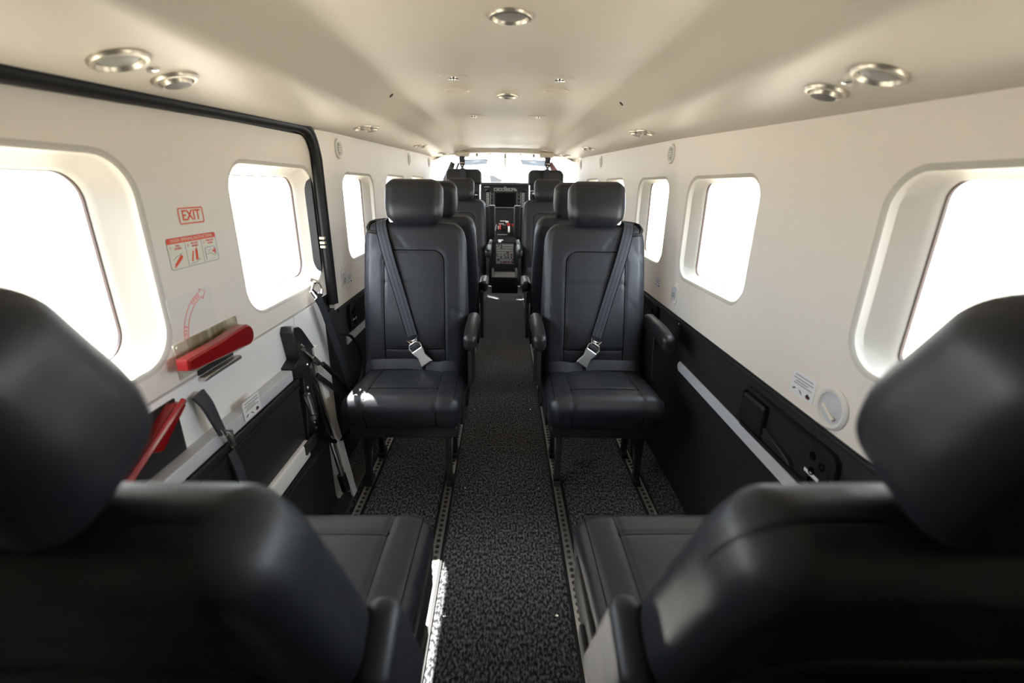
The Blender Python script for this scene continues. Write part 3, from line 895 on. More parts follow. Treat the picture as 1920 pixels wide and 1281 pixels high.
def make_seat(a, label, loc, rz, recline, belts=True, arms='AO', head_drop=0.0, low=1.0, protos={}):
    """a: +1 when the aisle lies on the seat's local +x side"""
    mir = (a < 0)
    root = thing('passenger_seat', label, 'seat', loc, rz, 'black leather passenger seats')
    def part(key, name, m, fn, par=root, ang=40):
        k = (key, mir)
        if k not in protos:
            o = fn().build(name, m, None, ang, mirror=mir)
            protos[k] = o.data
        else:
            o = bpy.data.objects.new(name, protos[k]); COL.objects.link(o)
        o.parent = par
        return o
    cu_ = part('cush', 'seat_cushion', LEATHER, lambda: CUSH, ang=70)
    part('cseam', 'seam', SEAM, cush_seams, cu_)
    fr = MB
    def frame_mesh():
        f = MB()
        f.bbox(-.19, .19, .05, .42, .300, .345, .006)
        f.tube([(-.19, .12, .30), (.16, .12, .30)], .012, 10); f.tube([(-.19, .38, .30), (.16, .38, .30)], .012, 10)
        return f
    part('frame', 'seat_frame', BLACK, frame_mesh)
    def side():
        f = MB(); f.bbox(.196, .206, .085, .46, .335, .415, .003); f.bbox(.206, .216, .21, .29, .345, .375, .003); return f
    part('side', 'side_panel', SHELL, side)
    for (lx, ly, nm) in ((.137, .20, 'fa'), (-.185, .20, 'fo'), (.137, .40, 'ra'), (-.185, .40, 'ro')):
        def leg(lx=lx, ly=ly):
            f = MB()
            f.bbox(lx-.011, lx+.011, ly-.016, ly+.016, .02, .31, .003)
            return f
        lo = part('leg'+nm, 'leg', DARKM if nm == 'fa' else BLACK, leg)
        def foot(lx=lx, ly=ly):
            f = MB(); f.bbox(lx-.014, lx+.014, ly-.03, ly+.03, .0058, .032, .004); f.lathe([(.006, 0), (.006, .012), (0, .013)], 8, Matrix.Translation((lx, ly-.02, .03))); return f
        part('foot'+nm, 'track_foot', BLACK, foot, lo)
    def brace():
        f = MB()
        for lx in (.137, -.185): f.tube([(lx, .21, .05), (lx, .39, .29)], .009, 8)
        return f
    part('brace', 'leg_brace', BLACK, brace)
    bk = part('back', 'backrest', LEATHER, lambda: BACK, ang=70)
    bk.location = PIV; bk.rotation_euler = (-recline, 0, 0); bk.scale = (1, 1, low)
    part('shell', 'back_shell', SHELL, shell_bm, bk)
    part('bseam', 'seam', SEAM, back_seams, bk)
    hd = part('head', 'headrest', LEATHER, lambda: HEAD, ang=70)
    hd.location = Vector(PIV)+Vector((0, -sin(-recline)*0, 0)); hd.rotation_euler = (-recline, 0, 0)
    if head_drop:
        hd.location = Vector(PIV)-Vector((0, sin(recline), cos(recline)))*head_drop
    def posts():
        f = MB()
        for px in (-.05, .05): f.tube([(px, -.005, .55), (px, -.012, .62)], .006, 8)
        return f
    part('posts', 'headrest_post', CHROME, posts, hd)
    if belts:
        def guide():
            f = MB()
            pts = [(-.178+.0, -.045, .575), (-.172, -.052, .560), (-.145, -.056, .556), (-.112, -.058, .560), (-.108, -.030, .604), (-.112, .0, .612), (-.160, .0, .606), (-.176, -.02, .596)]
            f.tube(pts, .0075, 8, closed=True)
            return f
        part('guide', 'belt_guide', BLACK, guide, bk)
        sh_pts = smooth([(-.128, .030, .597), (-.128, -.02, .604), (-.125, -.052, .585), (-.112, -.068, .53), (-.085, -.0755, .43), (-.05, -.0775, .31), (-.018, -.083, .20), (-.006, -.086, .16)])
        sb_ = part('sbelt', 'shoulder_belt', WEB, lambda: MB().ribbon(sh_pts, (1, 0, .28), .042, .003), bk)
        def hems():
            f = MB()
            P = [Vector(p) for p in sh_pts]
            for sg in (-1, -.36, .36, 1):
                pts = []
                for i, p in enumerate(P):
                    tg = (P[min(i+1, len(P)-1)]-P[max(i-1, 0)]).normalized()
                    d = Vector((1, 0, .28)); d = (d-tg*d.dot(tg)).normalized()
                    n = tg.cross(d)
                    if n.y > 0: n = -n
                    pts.append(tuple(p+d*sg*(.0205 if abs(sg) == 1 else .0205)+n*(.0008 if abs(sg) == 1 else .0016)))
                f.tube(pts, .0016 if abs(sg) == 1 else .0009, 6)
            return f
        part('hem', 'belt_edge', SEAM, hems, sb_)
        def bconn():
            f = MB()
            M = frame((-.002, -.093, .138), Vector((.94, 0, .34)), Vector((-.34, 0, .94)), Vector((0, -1, 0)))
            f.tube([(-.023, .014, 0), (-.014, -.004, 0), (0, -.012, 0), (.014, -.004, 0), (.023, .014, 0), (.010, .004, 0), (-.010, .004, 0)], .0035, 6, M, closed=True)
            f.lathe([(.008, -.003), (.008, .005), (0, .006)], 12, M @ T(0, -.010))
            return f
        part('conn', 'belt_connector', CHROME, bconn, bk)
        def buckle():
            f = MB()
            M = frame((.034, -.104, .080), Vector((.82, 0, .57)), Vector((-.57, 0, .82)), Vector((0, -1, 0)))
            f.prism([(-.024, -.034), (.024, -.034), (.024, -.028), (.017, .004), (.023, .024), (.023, .034), (-.023, .034), (-.023, .024), (-.017, .004), (-.024, -.028)], -.004, .008, M, b=.003)
            f.tube([(-.022, .036, 0), (-.024, .050, 0), (-.014, .062, 0), (.014, .062, 0), (.024, .050, 0), (.022, .036, 0)], .0035, 8, M)
            return f
        part('buckle', 'buckle', STEEL, buckle, bk)
        def btongue():
            f = MB()
            M = frame((.034, -.104, .080), Vector((.82, 0, .57)), Vector((-.57, 0, .82)), Vector((0, -1, 0)))
            f.bbox(-.019, .019, .038, .056, -.003, .006, .003, M)
            return f
        part('tongue', 'buckle_strap', WEB, btongue, bk)
        lap = smooth([(.052, .283, .488), (.085, .275, .480), (.12, .27, .487), (.155, .285, .482), (.185, .315, .462), (.203, .345, .425)])
        part('lap', 'lap_belt', WEB, lambda: MB().ribbon(lap, [(0, .35, 1)]*len(lap), .040, .003))
        lap2 = smooth([(-.200, .330, .445), (-.16, .292, .482), (-.08, .282, .490), (-.01, .284, .490), (.035, .286, .486)])
        part('lap2', 'lap_belt', WEB, lambda: MB().ribbon(lap2, [(0, .55, 1)]*len(lap2), .040, .004))
    if arms:
        def arm(s_=1):
            def fn(p):
                x, y, z = p
                if y < 0: z -= 0.020*(y/.135)**2
                return Vector((x+s_*.230, y+.275, z+.640))
            f = MB().rbox(.0235, .135, .030, .02, .02, 4, fn)
            return f
        part('armA', 'armrest', BLACK, arm)
        if 'O' in arms: part('armO', 'armrest', BLACK, lambda: arm(-1))
        def sup(s_=1):
            f = MB(); x = .222*s_
            f.prism([(.24, .42), (.43, .36), (.44, .62), (.27, .625)], -.008, .008, frame((x, 0, 0), (0, 1, 0), (0, 0, 1), (1, 0, 0)), b=.002)
            return f
        part('supA', 'armrest_support', SHELL, sup)
        if 'O' in arms: part('supO', 'armrest_support', SHELL, lambda: sup(-1))
    else:
        def stow():
            def fn(p):
                x, y, z = p
                return Vector((x+.216, y-.005, z+.170))
            return MB().rbox(.021, .050, .140, .019, .015, 5, fn)
        part('stow', 'stowed_armrest', LEATHER, stow, bk)
        def stow_pad():
            return MB().bbox(.200, .226, .035, .062, .03, .27, .008)
        part('stowpad', 'armrest_back', SHELL, stow_pad, bk)
    return root

R12 = radians(12)
SX = 0.352
make_seat(+1, 'black leather seat with a sunlit patch on its cushion, beside the white door jamb', (-0.348, 1.37, 0), 0, R12, True, 'A')
make_seat(-1, 'black leather seat facing the camera beside the charcoal wall with the grey strip', (0.360, 1.37, 0), 0, R12)
make_seat(-1, 'black seat seen from behind next to the large door window, near left corner', (-0.352, 0.845, 0), pi, radians(24), False, '', 0.034, 0.92)
make_seat(+1, 'black seat seen from behind by the wall console, near right corner', (0.362, 0.845, 0), pi, radians(24), False, '', 0.034, 0.92)
make_seat(-1, 'black seat mostly hidden, back to back with the seat with the sunlit patch', (-0.338, 2.80, 0), pi, R12, False)
make_seat(+1, 'black seat mostly hidden, back to back with the seat by the grey strip', (0.352, 2.80, 0), pi, R12, False)
make_seat(+1, 'black seat facing aft just behind the left pilot seat', (-0.350, 3.35, 0.035), 0, R12)
make_seat(-1, 'black seat facing aft just behind the right pilot seat', (0.350, 3.35, 0.035), 0, R12)

# ------------------------------------------------------------------ pilot seats and hanging harness
def pilot_seat(x, a, label):
    root = thing('pilot_seat', label, 'seat', (x, 4.5, 0), 0, 'pilot seats')
    def P(mb, name, m, ang=60):
        o = mb.build(name, m, root, ang); return o
    def hfn(p):
        q = Vector(p); 
        R = .05; hx, hz = .165, .068
        s_ = 1 if q.x >= 0 else -1
        aa = (abs(q.x)-(hx-R))/R; b = (q.z-(hz-R))/R
        if aa > 0 and b > 0:
            aa, b = disk(min(1, aa), min(1, b)); q.x = s_*(hx-R+aa*R); q.z = hz-R+b*R
        q.z += 1.228
        return q
    P(MB().rbox(.165, .05, .068, .025, .015, 4, hfn), 'headrest', LEATHER)
    m = MB()
    for s_ in (-1, 1): m.tube([(s_*.150, 0, 1.18), (s_*.148, 0, 1.03)], .0042, 8)
    P(m, 'headrest_post', CHROME)
    P(MB().rbox(.200, .055, .30, .05, .03, 4, lambda p: Vector((p.x, p.y+.02*(p.z/.3), p.z+.72))), 'backrest', LEATHER)
    P(MB().rbox(.20, .22, .06, .04, .03, 4, lambda p: Vector((p.x, p.y+.22, p.z+.42))), 'seat_cushion', LEATHER)
    m = MB(); m.bbox(-.17, .17, .04, .42, .0, .36, .02); P(m, 'seat_base', BLACK)
    m = MB(); m.rbox(.031, .045, .148, .012, .03, 3, None, Matrix.Translation((a*.258, -.01, .83))); P(m, 'armrest', BLACK)
    m = MB(); m.tube([(a*.252, -.06, .665), (a*.24, -.065, .62), (a*.25, -.06, .585)], [.014, .018, .010], 10); P(m, 'harness_buckle', STEEL)
    return root
pilot_seat(-0.374, 1, 'black pilot seat with a wide headrest on the side of the red door lever')
pilot_seat(0.384, -1, 'black pilot seat with a wide headrest on the side of the plain right wall')
for s_, x, lb in ((-1, -0.377, 'black harness strap hanging from the ceiling over the left pilot seat'), (1, 0.386, 'black harness strap hanging from the ceiling over the right pilot seat')):
    h = thing('harness_strap', lb, 'strap', (x, 4.36, 1.17), 0, 'hanging harness straps')
    m = MB(); m.ribbon([(0, 0.0, .24), (0, 0, .175)], (1, 0, 0), .048, .003); m.ribbon([(0, 0, .125), (s_*-.006, 0.03, .06), (s_*-.012, 0.062, -.01)], (1, 0, 0), .05, .003)
    o = m.build('webbing', WEB); o.parent = h
    m = MB(); m.prism([(-.028, .01), (-.012, -.03), (-.016, -.045), (.016, -.045), (.012, -.03), (.028, .01), (.026, .018), (-.026, .018)], -.004, .004, frame((0, -.003, .165), (1, 0, 0), (0, 0, 1), (0, -1, 0)), b=.001)
    o = m.build('adjuster', BLACK); o.parent = h
    m = MB(); m.bbox(-.022, .022, -.010, -.006, .168, .176, .001); m.bbox(-.016, .016, -.010, -.006, .128, .133, .001); m.lathe([(.008, 0), (.006, .004), (0, .005)], 12, frame((0, -.007, .150), (1, 0, 0), (0, 0, 1), (0, -1, 0)))
    o = m.build('metal_bar', CHROME); o.parent = h

# ------------------------------------------------------------------ ceiling fittings
def ceil_item(name, label, cat, x, y, group, parts):
    r = thing(name, label, cat, (x, y, ceil_z(x, y)), 0, group)
    M = on_ceiling(x, y)
    for nm, m, prof, n in parts:
        o = MB().lathe(prof, n, M).build(nm, m, None, 40)
        o.parent = r; o.matrix_parent_inverse = Matrix.Translation(r.location).inverted()
    return r
def lamp(R): return [('bezel', SATIN, [(R, -.001), (R, .002), (R*.93, .006), (R*.80, .007), (R*.74, .003), (R*.70, -.001)], 36), ('lens', LENS, [(R*.72, .0005), (R*.6, .003), (R*.3, .005), (0, .0055)], 32)]
def vent(R): return [('bezel', SATIN, [(R, -.001), (R, .002), (R*.92, .006), (R*.78, .007), (R*.70, .002)], 36), ('nozzle', SATIN, [(R*.70, .001), (R*.66, .008), (R*.60, .012), (R*.55, .011)], 28), ('nozzle_mouth', BLACK, [(R*.57, .0112), (R*.40, .009), (R*.15, .011), (0, .011)], 24)]
def small_lamp(R): return [('bezel', CHROME, [(R, -.001), (R*.9, .004), (R*.6, .005), (0, .0055)], 16)]
side = {-1: 'above the left windows', 1: 'above the right windows'}
rowl = ['in the first row from the tail', 'in the second row from the tail', 'in the third row from the tail', 'in the fourth row from the tail']
for s_ in (-1, 1):
    for i, (y1, y2, x, R) in enumerate(((0.785, 0.925, 0.575, .041), (1.99, 2.07, 0.565, .036), (3.17, 3.25, 0.55, .034), (4.16, 4.24, 0.53, .034))):
        ceil_item('reading_light', 'round chrome reading light %s, %s' % (side[s_], rowl[i]), 'light', s_*x, y1, 'chrome reading lights', lamp(R))
        ceil_item('air_vent', 'chrome eyeball air vent %s, %s' % (side[s_], rowl[i]), 'vent', s_*(x+(.012 if i == 0 else -.015)), y2, 'chrome air vents', vent(R*.92))
        if i == 0:
            ceil_item('indicator_light', 'tiny indicator between light and vent %s' % side[s_], 'light', s_*.575, 0.853, 'tiny ceiling indicators', small_lamp(.010))
ceil_item('dome_light', 'large round dome light in the middle of the ceiling, the nearer of two', 'light', 0.01, 1.085, 'centre dome lights', lamp(.046))
ceil_item('dome_light', 'round dome light in the middle of the ceiling, the farther of two', 'light', 0.009, 1.965, 'centre dome lights', lamp(.044))
for x, y, lb in ((-.164, 1.645, 'small chrome ceiling nozzle left of centre, nearer row'), (.175, 1.645, 'small chrome ceiling nozzle right of centre, nearer row'), (-.15, 2.50, 'small chrome ceiling nozzle left of centre, farther row'), (.167, 2.50, 'small chrome ceiling nozzle right of centre, farther row')):
    ceil_item('ceiling_nozzle', lb, 'nozzle', x, y, 'small ceiling nozzles', [('flange', CEIL, [(.050, 0), (.048, .002), (.02, .003), (.0, .003)], 28), ('spout', CHROME, [(.018, .002), (.017, .006), (.010, .007), (.009, .004), (0, .004)], 20)])
for x, y, lb in ((-.171, 1.85, 'beige round ceiling cover plate left of the dome light'), (.181, 1.83, 'beige round ceiling cover plate right of the dome light')):
    ceil_item('cover_plate', lb, 'cover', x, y, 'ceiling cover plates', [('rim', CEIL, [(.047, -.001), (.047, .003), (.043, .006), (.039, .004), (.038, .001)], 36), ('disc', CEIL, [(.039, .0015), (0, .002)], 28)])
for x, y, lb in ((-.40, 1.80, 'dark ceiling screw left of the centre fittings'), (.415, 1.80, 'dark ceiling screw right of the centre fittings')):
    ceil_item('ceiling_screw', lb, 'screw', x, y, 'dark ceiling screws', [('head', DARKM, [(.009, -.001), (.008, .002), (.004, .003), (0, .002)], 14)])

# round speakers high on the walls, outlets, placards, consoles
def on_wall(M, name, label, cat, group, parts):
    r = thing(name, label, cat, M.to_translation(), 0, group)
    for nm, m, mb in parts:
        o = mb.build(nm, m, None, 40); o.parent = r; o.matrix_parent_inverse = Matrix.Translation(r.location).inverted()
    return r
def speaker(M, lb):
    a = MB().lathe([(.039, -.001), (.039, .004), (.035, .008), (.029, .007), (.027, .003)], 32, M)
    b = MB().lathe([(.028, .002), (.020, .004), (0, .005)], 24, M)
    c = MB()
    for k in range(3): c.bbox(-.012, .012, -.010+.008*k, -.006+.008*k, .003, .0065, .001, M)
    on_wall(M, 'wall_speaker', lb, 'speaker', 'round wall speakers', [('rim', WHITE, a), ('cone', SHADED_CONE, b), ('grille_bar', WHITE, c)])
for k, y in enumerate((2.0, 3.45, 4.35)):
    z = lerp_tab(WTOP, y)-.052
    speaker(LW(y, z, XL), 'round cream speaker high on the left wall, %s from the door' % ordn[k].replace('nearest', 'first'))
    speaker(RW(y, z, XR), 'round cream speaker high on the right wall, %s from the tail' % ordn[k].replace('nearest', 'first'))

def outlet(M, lb, big=False):
    k = 1.0
    a = MB(); ring_prism(a, .031*k, .046*k, .03*k, .005, -.001, .003, M)
    b = MB(); b.prism(rrect(.026, .041, .025, 6), -.001, .0012, M)
    c = MB(); c.prism(rrect(.018, .027, .012, 5), .001, .004, M, b=.001)
    d = MB()
    for i in (-1, 0, 1): d.lathe([(.0042, .004), (.0042, .0055), (0, .0058)], 10, M @ T(i*.0105, -.010)); d.bbox(-.003+i*.0105, .003+i*.0105, -.004, .004, .004, .0058, .001, M)
    on_wall(M, 'audio_outlet', lb, 'outlet', 'oval wall outlets', [('rim', WHITE, a), ('plate', LINER, b), ('faceplate', GREYT, c), ('jacks', GREYP, d)])
outlet(LW(1.905, 0.772, XL+.001), 'oval cream outlet with three jacks on the wall ahead of the door seal')
outlet(RW(1.772, 0.752, XR-.001), 'oval cream outlet with three jacks on the right wall behind the window')
Mo = RW(0.838, 0.722, XR-.001)
a = MB().lathe([(.046, -.001), (.046, .003), (.041, .007), (.035, .006), (.032, .001)], 36, Mo)
b = MB().lathe([(.034, .0015), (.028, .0012), (.022, .0025), (.014, .006), (0, .0075)], 28, Mo)
c = MB(); c.bbox(-.022, .022, -.004, .004, .004, .010, .002, Mo @ T(0, -.008, 0, -.5))
on_wall(Mo, 'oxygen_outlet', 'round cream outlet with a recessed swivel beside the near wall placard', 'outlet', None, [('rim', WHITE, a), ('cup', GREYT, b), ('tab', LINER, c)])

def warn(M, lb, s=1.0):
    o = placard('safety_placard', lb, 'sign', M, .040*s, .026*s, PAPER, .003, 'white safety placards')
    mb = MB()
    for k, (w, zz) in enumerate(((.030, .018), (.033, .0105), (.024, .0045), (.031, -.001))): mb.box(-w*s, w*s*(.7 if k == 2 else 1), (zz-.0013)*s, (zz+.0013)*s, .0008, .0012, M)
    onp(mb, 'small_print', GREYP, o)
    mb = MB()
    mb.prism([(x*s, y*s) for x, y in ((-.032, -.018), (-.027, -.012), (-.019, -.012), (-.024, -.0155))], .0008, .0013, M)
    mb.prism([(x*s, y*s) for x, y in ((-.010, -.011), (-.003, -.014), (.004, -.021), (-.003, -.018))], .0008, .0013, M)
    mb.prism([(x*s, y*s) for x, y in ((.014, -.017), (.020, -.010), (.030, -.015), (.028, -.019))], .0008, .0013, M)
    onp(mb, 'pictograms', INK, o)
    mb = MB(); mb.prism([(x*s, y*s) for x, y in ((.016, -.0175), (.028, -.0175), (.026, -.0205), (.018, -.0205))], .0008, .0014, M)
    onp(mb, 'red_mark', RED, o)
warn(RW(0.938, 0.727, XR-.0005), 'white safety placard on the right wall next to the round swivel outlet', 1.05)
warn(RW(1.985, 0.755, XR-.0005), 'white safety placard on the right wall beside the far seat', .85)
warn(LW(1.975, 0.760, XL+.0005), 'white safety placard on the left wall ahead of the oval outlet', .85)
warn(LW(1.075, 0.600, -0.6518), 'white safety placard on the grey edge of the folded stair', 1.0)
Ml = LW(1.80, 0.435, -0.674)
o = placard('small_label', 'tiny white label on the charcoal wall inside the cable loop', 'sign', Ml, .012, .018, PAPER, .002)
mb = MB(); mb.box(-.008, .008, .004, .007, .0008, .0012, Ml); mb.box(-.008, .008, -.004, -.001, .0008, .0012, Ml); onp(mb, 'small_print', GREYP, o)

def console(M, lb):
    """M at the console centre; local +x points to the tail end"""
    r = thing('wall_console', lb, 'console', M.to_translation(), 0, 'wall consoles')
    def P(nm, m, mb):
        o = mb.build(nm, m, None, 35); o.parent = r; o.matrix_parent_inverse = Matrix.Translation(r.location).inverted()
    a = MB(); ring_prism(a, .192, .060, .028, .010, -.002, .013, M); P('bezel', BLACK, a)
    a = MB(); a.prism(rrect(.184, .052, .022, 5), -.001, .001, M); P('tray', PANEL, a)
    a = MB(); a.rbox(.052, .042, .011, .008, .03, 3, None, M @ T(-.122, .0, .009)); P('flip_lid', BLACK, a)
    a = MB(); a.prism([(-.060, -.044), (.060, -.044), (.050, -.036), (.036, -.030), (-.055, -.014), (-.066, -.014)], .0, .014, M, b=.002); P('cup_ledge', PANEL, a)
    a = MB(); a.prism(rrect(.038, .042, .012, 4), .0, .008, M @ T(.136, .002, 0), b=.002); P('jack_plate', BLACK, a)
    a = MB()
    for x, y in ((.118, .022), (.150, .014), (.124, -.012), (.128, -.034)):
        a.lathe([(.0095, .007), (.0095, .010), (.006, .010), (.0055, .0085), (0, .0085)], 14, M @ T(x, y))
    P('jack_socket', SCREEN, a)
    a = MB(); a.lathe([(.003, .0085), (.003, .0105), (0, .011)], 8, M @ T(.150, .014)); P('jack_pin', CHROME, a)
    a = MB(); a.bbox(.102, .150, -.024, -.016, .008, .0095, .0006, M @ T(0, 0, 0)); P('label_strip', PAPER, a)
console(RW(0.968, 0.578, 0.688), 'black wall console with flip lid and jacks beside the near right seat')
console(RW(2.115, 0.600, 0.688), 'black wall console on the right wall beside the camera-facing seat')
console(LW(2.10, 0.600, -0.674) @ Matrix.Scale(-1, 4, (1, 0, 0)), 'black wall console on the left wall ahead of the door strap')

# ------------------------------------------------------------------ cockpit shell
mb = MB()
# header: lower lip facing aft, then the white cockpit roof and brow above the windscreen
def strip(rows):
    n = len(rows[0])
    mb = MB()
    mb.add([p for r in rows for p in r], [(i*n+k, (i+1)*n+k, (i+1)*n+k+1, i*n+k+1) for i in range(len(rows)-1) for k in range(n-1)])
    return mb
hx_ = [-0.72+1.44*i/48 for i in range(49)]
def lip(x, dz):
    x0 = abs(x)
    base = ceil_z(x, 4.4)
    drop = dz*(1 if x0 < .36 else max(0, 1-(x0-.36)/.14))
    return base-drop
rows = [[(x, 4.395, ceil_z(x, 4.395)) for x in hx_], [(x, 4.40, lip(x, .016)) for x in hx_], [(x, 4.41, lip(x, .026)) for x in hx_], [(x, 4.45, lip(x, .030)) for x in hx_], [(x, 4.56, lip(x, .026)) for x in hx_]]
o = strip(rows).build('header_lip', CEIL); o.parent = ceiling
rows = [[(x, y, z0-0.12*max(0, (abs(x)-.40)/.32)**1.4) for x in hx_] for y, z0 in ((4.55, 1.455), (4.8, 1.475), (5.05, 1.482), (5.25, 1.472), (5.36, 1.456), (5.40, 1.452), (5.42, 1.448), (5.44, 1.49), (4.55, 1.50))]
o = strip(rows).build('cockpit_roof', WHITE); o.parent = ceiling
# pads above the hanging straps
for s_ in (-1, 1):
    mb = MB(); mb.rbox(.065, .10, .022, .018, .03, 3, None, Matrix.Translation((s_*.375, 4.44, 1.418))); o = mb.build('strap_housing', CEIL); o.parent = ceiling
mb = MB(); mb.bbox(-.045, .045, 4.30, 4.36, 1.452, 1.464, .004); o = mb.build('roof_fitting', CEIL); o.parent = ceiling

def side_wall(s_):
    w = MB()
    Mw = frame((s_*0.69, 4.55, 0), (-s_*0.06, 0.998, 0) , (0, 0, 1), (-s_*0.998, -s_*0.06*s_, 0))
    # lower side, rear post, roof rail, front post
    w.box(-.0, .95, 0, .93, -.02, 0, Mw)
    w.box(-.03, .06, .93, 1.40, -.02, 0, Mw)
    w.box(-.03, .95, 1.37, 1.50, -.02, 0, Mw)
    return w.build('wall_cockpit', LINER), Mw
for s_ in (-1, 1):
    o, Mw = side_wall(s_)
    o.name = 'wall_front_left' if s_ < 0 else 'wall_front_right'
    tag(o, 'cream cockpit side wall below and around the crew window on the %s' % ('left' if s_ < 0 else 'right'), None, None, 'structure')
    wn = thing('window_%d' % (12+s_), 'crew side window in a dark frame on the %s of the cockpit' % ('left' if s_ < 0 else 'right'), None, (s_*.66, 5.0, .93), 0, None, 'structure')
    f = MB()
    f.tube([(-.71, 5.3, .92), (-.665, 5.3, 1.15), (-.605, 5.3, 1.274), (-.555, 5.3, 1.385)] if s_ < 0 else [(.610, 5.3, .92), (.590, 5.3, 1.15), (.558, 5.3, 1.30), (.495, 5.3, 1.395)], [.040, .040, .036, .026], 12)
    o = f.build('door_frame', COCK if s_ < 0 else BROWNM); o.parent = wn; o.matrix_parent_inverse = Matrix.Translation(wn.location).inverted()
    f = MB(); f.tube([(-.64, 5.36, .92), (-.60, 5.36, 1.15), (-.545, 5.36, 1.274), (-.50, 5.36, 1.385)] if s_ < 0 else [(.550, 5.36, .92), (.530, 5.36, 1.15), (.500, 5.36, 1.30), (.445, 5.36, 1.39)], .012, 8)
    o = f.build('frame_seal', RUBBER); o.parent = wn; o.matrix_parent_inverse = Matrix.Translation(wn.location).inverted()
    f = MB(); x0, x1 = s_*.688, s_*.645
    f.add([(x0, 4.60, .93), (x1, 5.36, .93), (x1*.96, 5.26, 1.37), (x0, 4.60, 1.38)], [(0, 1, 2, 3)])
    o = f.build('pane', GLASS); o.parent = wn; o.matrix_parent_inverse = Matrix.Translation(wn.location).inverted()

# windscreen: two panes, pillar, posts
for n_, s_ in ((14, -1), (15, 1)):
    wn = thing('window_%d' % n_, 'bright windscreen pane %s of the centre post' % ('left' if s_ < 0 else 'right'), None, (s_*.3, 5.6, 1.19), 0, None, 'structure')
    f = MB()
    def wp(x, t): return (s_*x+.007, 5.80-.36*t-.15*abs(x)**2, 1.185+.270*t)
    n = 8
    vs = [wp(.028+(.60)*i/n, t) for t in (0, .5, 1) for i in range(n+1)]
    f.add(vs, [(j*(n+1)+i, j*(n+1)+i+1, (j+1)*(n+1)+i+1, (j+1)*(n+1)+i) for j in range(2) for i in range(n)])
    o = f.build('pane', GLASS); o.parent = wn; o.matrix_parent_inverse = Matrix.Translation(wn.location).inverted()
    f = MB(); f.tube([wp(.645, .05), wp(.635, .3), wp(.60, .85), wp(.52, 1.02)], .022, 8)
    o = f.build('windscreen_post', WHITE); o.parent = wn; o.matrix_parent_inverse = Matrix.Translation(wn.location).inverted()
f = MB(); f.tube([(.007, 5.77, 1.17), (.007, 5.59, 1.325), (.007, 5.40, 1.47)], .030, 12)
tag(f.build('trim_7', POST), 'pale post between the two windscreen panes', None, None, 'structure')

# sun visors
for s_ in (-1, 1):
    v = thing('sun_visor', 'grey tinted sun visor hanging at the top of the %s windscreen' % ('left' if s_ < 0 else 'right'), 'visor', (s_*.36, 5.28, 1.43), 0, 'tinted sun visors')
    m = MB()
    xa, xb = (.17, .46)
    top_ = [(s_*xa, 5.25, 1.418), (s_*xb, 5.18, 1.408)]
    bot = [(s_*(xa+.02), 5.25, 1.372), (s_*(xb+.02), 5.18, 1.345)]
    vs = [top_[0], top_[1], bot[1], bot[0]]
    m.add(vs+[(p[0], p[1]+.003, p[2]) for p in vs], [(0, 1, 2, 3), (7, 6, 5, 4), (0, 4, 5, 1), (1, 5, 6, 2), (2, 6, 7, 3), (3, 7, 4, 0)])
    o = m.build('tinted_plate', TINT); o.parent = v; o.matrix_parent_inverse = Matrix.Translation(v.location).inverted()
    m = MB(); m.tube([top_[0], top_[1], (s_*(xb+.03), 5.17, 1.43)], .004, 8)
    o = m.build('hinge_rod', BLACK); o.parent = v; o.matrix_parent_inverse = Matrix.Translation(v.location).inverted()

# overhead handles, hooks and compass bracket at the brow
for s_ in (-1, 1):
    h = thing('overhead_handle', 'dark release handle with a red button above the %s windscreen' % ('left' if s_ < 0 else 'right'), 'handle', (s_*.28, 5.0, 1.47), 0, 'overhead release handles')
    m = MB(); m.tube([(s_*.30+.008, 4.98, 1.470), (s_*.27+.008, 4.97, 1.462), (s_*.16+.008, 4.97, 1.462), (s_*.13+.008, 4.98, 1.470)], .005, 8); m.bbox(s_*.215-.075+.008, s_*.215+.075+.008, 4.975, 5.0, 1.468, 1.474, .002)
    o = m.build('bar', DARKM); o.parent = h; o.matrix_parent_inverse = Matrix.Translation(h.location).inverted()
    m = MB(); m.bbox(s_*.155+.008-.013, s_*.155+.008+.013, 4.955, 4.972, 1.452, 1.470, .003)
    o = m.build('red_button', RED); o.parent = h; o.matrix_parent_inverse = Matrix.Translation(h.location).inverted()
    k = thing('coat_hook', 'small dark hook on the cockpit brow, %s side' % ('left' if s_ < 0 else 'right'), 'hook', (s_*.30, 5.2, 1.45), 0, 'small cockpit hooks')
    m = MB(); m.tube([(s_*.30+.01, 5.18, 1.478), (s_*.30+.01, 5.165, 1.455), (s_*.30+.01, 5.165, 1.438)], [.012, .014, .008], 8)
    o = m.build('hook_body', DARKM); o.parent = k; o.matrix_parent_inverse = Matrix.Translation(k.location).inverted()
m = MB(); m.bbox(.000, .016, 5.16, 5.18, 1.432, 1.476, .003)
m.bbox(-.03, .046, 5.15, 5.19, 1.472, 1.48, .003)
tag(m.build('compass_bracket', DARKM), 'small dark bracket at the top of the centre windscreen post', 'bracket')

m = MB(); m.rbox(.42, 1.04, .20, .15, .1, 4, lambda p: Vector((p.x*(1-.25*(p.y+1.04)/2.08), p.y+6.55, p.z+.86)))
tag(m.build('trim_8', WHITE), 'white engine cowling ahead of the windscreen', None, None, 'structure')
m = MB()  # high wing out of view, added and placed to shade the forward windows
for s_ in (-1, 1):
    m.rbox(2.9, .95, .12, .11, .4, 4, lambda p: Vector((p.x+s_*3.6, p.y+3.10, p.z+1.87+.02*abs(p.x)/2.9)))
tag(m.build('trim_9', WHITE), 'unseen white high wing, added to keep sun off the forward windows', None, None, 'structure')
